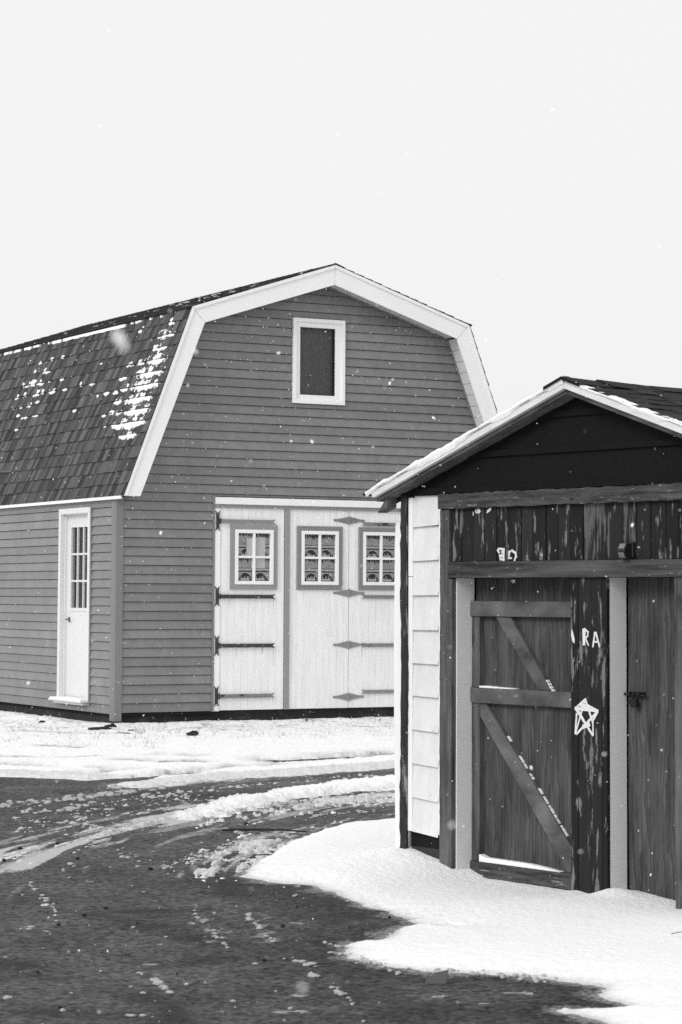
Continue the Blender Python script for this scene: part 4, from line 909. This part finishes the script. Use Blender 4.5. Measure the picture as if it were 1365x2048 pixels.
M['asphalt'] = am_ = bpy.data.materials.new('wet_asphalt'); am_.use_nodes = True; t = am_.node_tree; N = t.nodes; L = t.links; b = N['Principled BSDF']
tc = N.new('ShaderNodeTexCoord')
def NZ(sc, det=4, rg=.6):
    n = N.new('ShaderNodeTexNoise'); n.inputs['Scale'].default_value = sc; n.inputs['Detail'].default_value = det; n.inputs['Roughness'].default_value = rg; L.new(tc.outputs['Object'], n.inputs['Vector']); return n.outputs[0]
def MA(op, a, c, d=None, cl=False):
    x = N.new('ShaderNodeMath'); x.operation = op; x.use_clamp = cl
    for i, q in enumerate((a, c, d)):
        if q is None: continue
        if isinstance(q, (int, float)): x.inputs[i].default_value = q
        else: L.new(q, x.inputs[i])
    return x.outputs[0]
def MIX(f, a, c):
    x = N.new('ShaderNodeMix')
    for i, q in ((0, f), (2, a), (3, c)):
        if isinstance(q, (int, float)): x.inputs[i].default_value = q
        else: L.new(q, x.inputs[i])
    return x.outputs[0]
ws = N.new('ShaderNodeAttribute'); ws.attribute_name = 'wet'; ss = N.new('ShaderNodeAttribute'); ss.attribute_name = 'slush'
vor = N.new('ShaderNodeTexVoronoi'); vor.inputs['Scale'].default_value = 42; L.new(tc.outputs['Object'], vor.inputs['Vector'])
grain = MA('ADD', MA('MULTIPLY', NZ(16, 8, .82), 1.1), MA('MULTIPLY', vor.outputs['Color'], .42)); low = NZ(1.3, 5)
basec = MA('MULTIPLY', MA('MAXIMUM', MA('MULTIPLY_ADD', grain, 3.2, -1.45), .2), MA('MAXIMUM', MA('MULTIPLY_ADD', low, 1.8, .1), .4))
basec = MA('MULTIPLY', basec, .090)
basec = MIX(ws.outputs['Fac'], basec, MA('MULTIPLY', basec, .22))
fl = MA('MULTIPLY', MA('SUBTRACT', MA('ADD', ss.outputs['Fac'], MA('MULTIPLY', MA('MULTIPLY', MA('SUBTRACT', NZ(34, 5, .7), .5), 1.6), MA('MULTIPLY', ss.outputs['Fac'], 6., cl=True))), .18), 1.5, cl=True)
colr = MIX(fl, basec, .50)
cb = N.new('ShaderNodeCombineColor'); [L.new(colr, cb.inputs[i]) for i in range(3)]; L.new(cb.outputs[0], b.inputs['Base Color'])
L.new(MIX(ws.outputs['Fac'], .9, .6), b.inputs['Roughness']); b.inputs['Specular IOR Level'].default_value = .12
bp = N.new('ShaderNodeBump'); bp.inputs['Distance'].default_value = .006; bp.inputs['Strength'].default_value = 1; L.new(MA('ADD', grain, MA('MULTIPLY', fl, .8)), bp.inputs['Height']); L.new(bp.outputs[0], b.inputs['Normal'])
o, used = grid_mesh('driveway', V, np.ones(AXg.shape, bool), am_, ''); tag(o, kind='structure')
for nm_, arr in (('wet', WET), ('slush', SLU)):
    at = o.data.attributes.new(nm_, 'FLOAT', 'POINT'); at.data.foreach_set('value', arr.ravel()[used].astype(np.float32))
# ground beyond: snow field sheet
mb = MB(); mb.quad([(-500, -500, -.03), (500, -500, -.03), (500, 900, -.03), (-500, 900, -.03)]); o = mb.build('ground', M['snow']); tag(o, kind='structure')

# ------------------------------------------------------------------ loose lumps of slush on the asphalt
mb = MB(); rl = random.Random(9)
def c7p(u, v): return gnd(u/1.706, 1400+v/1.706)
trails = [((95, 620), (210, 735), 16, 8, .022), ((480, 932), (600, 1008), 6, 5, .03), ((845, 730), (935, 830), 12, 8, .022), ((660, 725), (780, 845), 16, 8, .018), ((1000, 885), (1110, 920), 7, 8, .026), ((1130, 970), (1200, 1040), 9, 12, .022), ((1050, 935), (1080, 945), 3, 4, .04), ((1110, 828), (1170, 845), 5, 3, .025), ((1120, 862), (1170, 868), 5, 2, .022),
          ((0, 360), (330, 332), 34, 10, .04), ((180, 385), (320, 350), 14, 8, .04), ((320, 330), (560, 300), 26, 7, .045), ((150, 410), (330, 430), 10, 6, .035), ((480, 330), (640, 318), 12, 10, .045), ((380, 300), (850, 272), 44, 5, .045), ((640, 545), (860, 470), 34, 14, .025), ((560, 570), (680, 540), 14, 12, .025), ((680, 400), (1000, 350), 60, 12, .035), ((1000, 360), (1350, 330), 70, 18, .04), ((1240, 880), (1365, 935), 16, 7, .022), ((400, 520), (480, 545), 8, 12, .025), ((240, 560), (260, 570), 3, 4, .03), ((760, 438), (830, 455), 6, 4, .03), ((40, 770), (200, 800), 6, 10, .02), ((430, 1075), (520, 1080), 3, 4, .022), ((20, 1015), (30, 1017), 2, 3, .03), ((970, 640), (1060, 700), 4, 5, .018), ((1060, 400), (1300, 375), 14, 5, .03)]
k = 0
for (a, b2, n, jt, r) in trails:
    for i in range(int(n*1.6)):
        t_ = rl.random(); p = c7p(a[0]+(b2[0]-a[0])*t_+rl.uniform(-jt, jt), a[1]+(b2[1]-a[1])*t_+rl.uniform(-jt, jt)*.8); rr_ = r*rl.uniform(.2, .85)
        lump(mb, (p.x, p.y, .002), (rr_, rr_*rl.uniform(.5, 1.1), rr_*rl.uniform(.3, .6)), k, sub=1 if rr_ < .02 else 2); k += 1
for i in range(70):
    u, v = rl.uniform(-50, 1365), rl.uniform(300, 1110); p = c7p(u, v)
    if sdf(np.array([p.x]), np.array([p.y]), BANK)[0] > -.05: continue
    r = rl.uniform(.004, .014); lump(mb, (p.x, p.y, .001), (r, r, r*.5), k, sub=1); k += 1
for i in range(90):   # crumbs along the edge of the lower bank
    t_ = rl.random(); u = 1200+t_*700; v = 868+t_*75; u += rl.uniform(-20, 10); v += rl.uniform(-4, 26); p = c7p(u, v); r = rl.uniform(.005, .018); lump(mb, (p.x, p.y, .002), (r, r, r*.6), k, sub=1); k += 1
o = mb.build('slush_crumbs', M['clod'], smooth=True); tag(o, 'loose crumbs of frozen slush strewn over the asphalt', 'slush', kind='stuff')
# dark pebbles
for i, (u, v, r) in enumerate([(70, 508, .020), (14, 548, .018), (197, 490, .018), (265, 543, .018), (515, 578, .020), (362, 712, .016), (288, 736, .018), (201, 768, .015), (965, 774, .018), (1014, 707, .010), (903, 890, .014), (130, 928, .010), (205, 1050, .012), (470, 762, .010), (605, 935, .009), (1192, 776, .008), (1330, 742, .012), (840, 424, .020)]):
    p = c7p(u, v); r *= .75; mb = MB(); lump(mb, (0, 0, r*.35), (r, r*.8, r*.6), 300+i, sub=2); o = mb.build('pebble', M['stone']); o.location = (p.x, p.y, 0)
    tag(o, 'small dark pebble lying on the asphalt driveway', 'pebble', 'pebbles on the driveway')
# ice plate, twigs, clods, stalks
p = gnd(877, 1968); mb = MB(); mb.v = []; mb.prism([(-.055, .0), (.03, 0), (.045, .055), (-.01, .045), (-.05, .016)], -.004, .004); o = mb.build('ice_plate', M['ice']); o.location = (p.x, p.y, .002); o.rotation_euler = (R(-12), 0, .1); tag(o, 'angular grey plate of ice standing on the wet asphalt below the snow bank', 'ice')
def twig(u, v, L_, ang, r, lab, up_=.01, z0=.01):
    p = gnd(u, v, z0); d = Vector((math.cos(ang), math.sin(ang), 0)); mb = MB()
    mb.tube([(0, 0, 0), tuple(d*L_*.4+Vector((0, 0, up_))), tuple(d*L_*.7+Vector((.01, .01, up_*1.2))), tuple(d*L_+Vector((0, 0, up_*.4)))], [r, r, r*.8, r*.5], 6)
    o = mb.build('twig', M['twig']); o.location = p; tag(o, lab, 'twig')
twig(1343, 1868, .08, -.6, .0018, 'thin dark twig lying on the snow below the right shed post', z0=.05)
twig(1003, 1933, .07, .1, .002, 'short twig at the near edge of the driveway slush')
twig(445, 1660, .6, -.25, .008, 'long dark twig lying in a slush track near the curve of the driveway')
twig(618, 1933, .11, .05, .003, 'curved twig lying on asphalt among slush crumbs')
for i, (u, v, r, lab) in enumerate([(200, 1459, (.12, .06, .035), 'dark clump of dead leaves below the barn corner'), (385, 1470, (.07, .05, .045), 'rounded dark stone poking out of snow before the barn'), (40, 1436, (.07, .04, .03), 'dark stone at the left edge beside the snow ridge'), (85, 1446, (.06, .04, .03), 'dark stone on the snow ridge under the side door'), (262, 1462, (.06, .04, .015), 'flat dark scrap on the snow right of the barn corner'), (222, 1455, (.05, .04, .05), 'black clod at the foot of the barn corner board'), (245, 1467, (.08, .03, .012), 'thin dark chip lying in snow below the corner board')]):
    p = gnd(u, v, .05); mb = MB()
    for j in range(3 if i in (0, 5) else 1): lump(mb, (rl.uniform(-.06, .06)*(j > 0), rl.uniform(-.03, .03)*(j > 0), 0), tuple(q*(1 if j == 0 else .6) for q in r), 500+i*5+j)
    o = mb.build('clod' if i != 1 else 'stone', M['stone']); o.location = p; tag(o, lab, 'clod' if i != 1 else 'stone')
p = gnd(612, 1449, .03); mb = MB(); mb.tube([(0, 0, 0), (.012, 0, .05), (-.004, 0, .09), (.012, 0, .13)], [.007, .008, .006, .004], 6); mb.tube([(.012, 0, .05), (.03, 0, .075)], [.006, .002], 6); mb.tube([(0, 0, .09), (-.02, 0, .11)], [.005, .002], 6)
o = mb.build('weed_stalk', M['twig']); o.location = p; tag(o, 'single dark weed stalk standing in the snow before the garage doors', 'weed')
# grass blades through the snow along the barn
mb = MB(); rg = random.Random(77)
def blade(x, y, z, h, lean, az, wd):
    dx, dy = math.cos(az), math.sin(az); pts = []
    for j in range(4):
        q = j/3; pts.append(Vector((x+dx*lean*q*q, y+dy*lean*q*q, z+h*(q-.25*q*q*lean/max(h, .01)*.5))))
    for j in range(3):
        w0, w1 = wd*(1-j/3), wd*(1-(j+1)/3)+.0003
        mb.quad([pts[j]-Vector((w0, 0, 0)), pts[j]+Vector((w0, 0, 0)), pts[j+1]+Vector((w1, 0, 0)), pts[j+1]-Vector((w1, 0, 0))], rg.random())
for i in range(430):
    if rg.random() < .72: uu = rg.uniform(180, 800); vv = rg.uniform(1444, 1484) - max(0, uu-250)*.012
    else: uu = rg.uniform(0, 330); vv = rg.uniform(1450, 1500)
    p = gnd(uu, vv, .03)
    for j in range(rg.randint(1, 7)): blade(p.x+rg.uniform(-.06, .06), p.y+rg.uniform(-.05, .05), .03, rg.uniform(.02, .085), rg.uniform(.0, .09), rg.uniform(0, 6.28), rg.uniform(.0008, .002))
for (uu, vv, n) in ((480, 1480, 14), (575, 1478, 14), (640, 1480, 16), (325, 1465, 12), (355, 1468, 12), (735, 1440, 40), (750, 1446, 30), (780, 1460, 14), (440, 1470, 8), (500, 1460, 8), (915, 1675, 0)):
    for j in range(n): p = gnd(uu+rg.uniform(-14, 14), vv+rg.uniform(-4, 4), .03); blade(p.x, p.y, .03, rg.uniform(.03, .10), rg.uniform(.02, .12), rg.uniform(0, 6.28), rg.uniform(.001, .0022))
o = mb.build('grass', M['grass']); tag(o, 'sparse dry grass poking through thin snow in front of the barn', 'grass', kind='stuff')

# ------------------------------------------------------------------ falling snow
mb = MB(); rf = random.Random(123)
def flake(x, y, z, r):
    n = len(mb.v); k = rf.randint(4, 6); ax = Vector((rf.gauss(0, 1), rf.gauss(0, 1), rf.gauss(0, 1))).normalized(); t1 = ax.orthogonal().normalized(); t2 = ax.cross(t1); c = Vector((x, y, z))
    for j in range(k):
        an = 6.283*j/k+rf.uniform(-.3, .3); mb.v.append(tuple(c+(t1*math.cos(an)+t2*math.sin(an)*.75)*r*rf.uniform(.55, 1.2)))
    mb.v.append(tuple(c+ax*r*.4)); mb.v.append(tuple(c-ax*r*.4))
    for j in range(k): mb.f.append((n+j, n+(j+1) % k, n+k)); mb.f.append((n+(j+1) % k, n+j, n+k+1)); mb.t += [.5, .5]
cnt = 0
while cnt < 6500:
    y = 3.0+26*rf.random()**.72; x = rf.uniform(-.24, .24)*y; z = rf.uniform(.05, 1.6+.30*y)
    q = Vector((x, y, 0))-BO
    if -.3 < q.dot(BX) < 5.9 and q.dot(BY) > -.35: continue
    q = Vector((x, y, 0))-SO
    if q.dot(SY) > -.2 and -.5 < q.dot(SX) < 3.1: continue
    r = rf.choice((.0018, .0022, .0026, .003, .0036, .0048))*(.5+y/20)
    if rf.random() < .03: r *= 1.8
    flake(x, y, z, r); cnt += 1
for (u, v, dist, r) in ((235, 672, 1.5, .0052), (247, 690, 1.52, .0050), (605, 1975, 1.7, .0042), (905, 1650, 2.2, .0045), (1063, 1535, 5.5, .007), (558, 706, 6, .008), (322, 1066, 7, .008), (392, 703, 3.2, .006), (780, 767, 8, .010), (868, 836, 11, .016), (625, 884, 7, .009), (583, 882, 8, .010), (1265, 1050, 6, .008)):
    p = CPOS+ray(u, v).normalized()*dist; flake(p.x, p.y, p.z, r)
o = mb.build('falling_snow', M['snow']); tag(o, 'small snowflakes falling through the air before both buildings', 'snowflakes', kind='stuff')
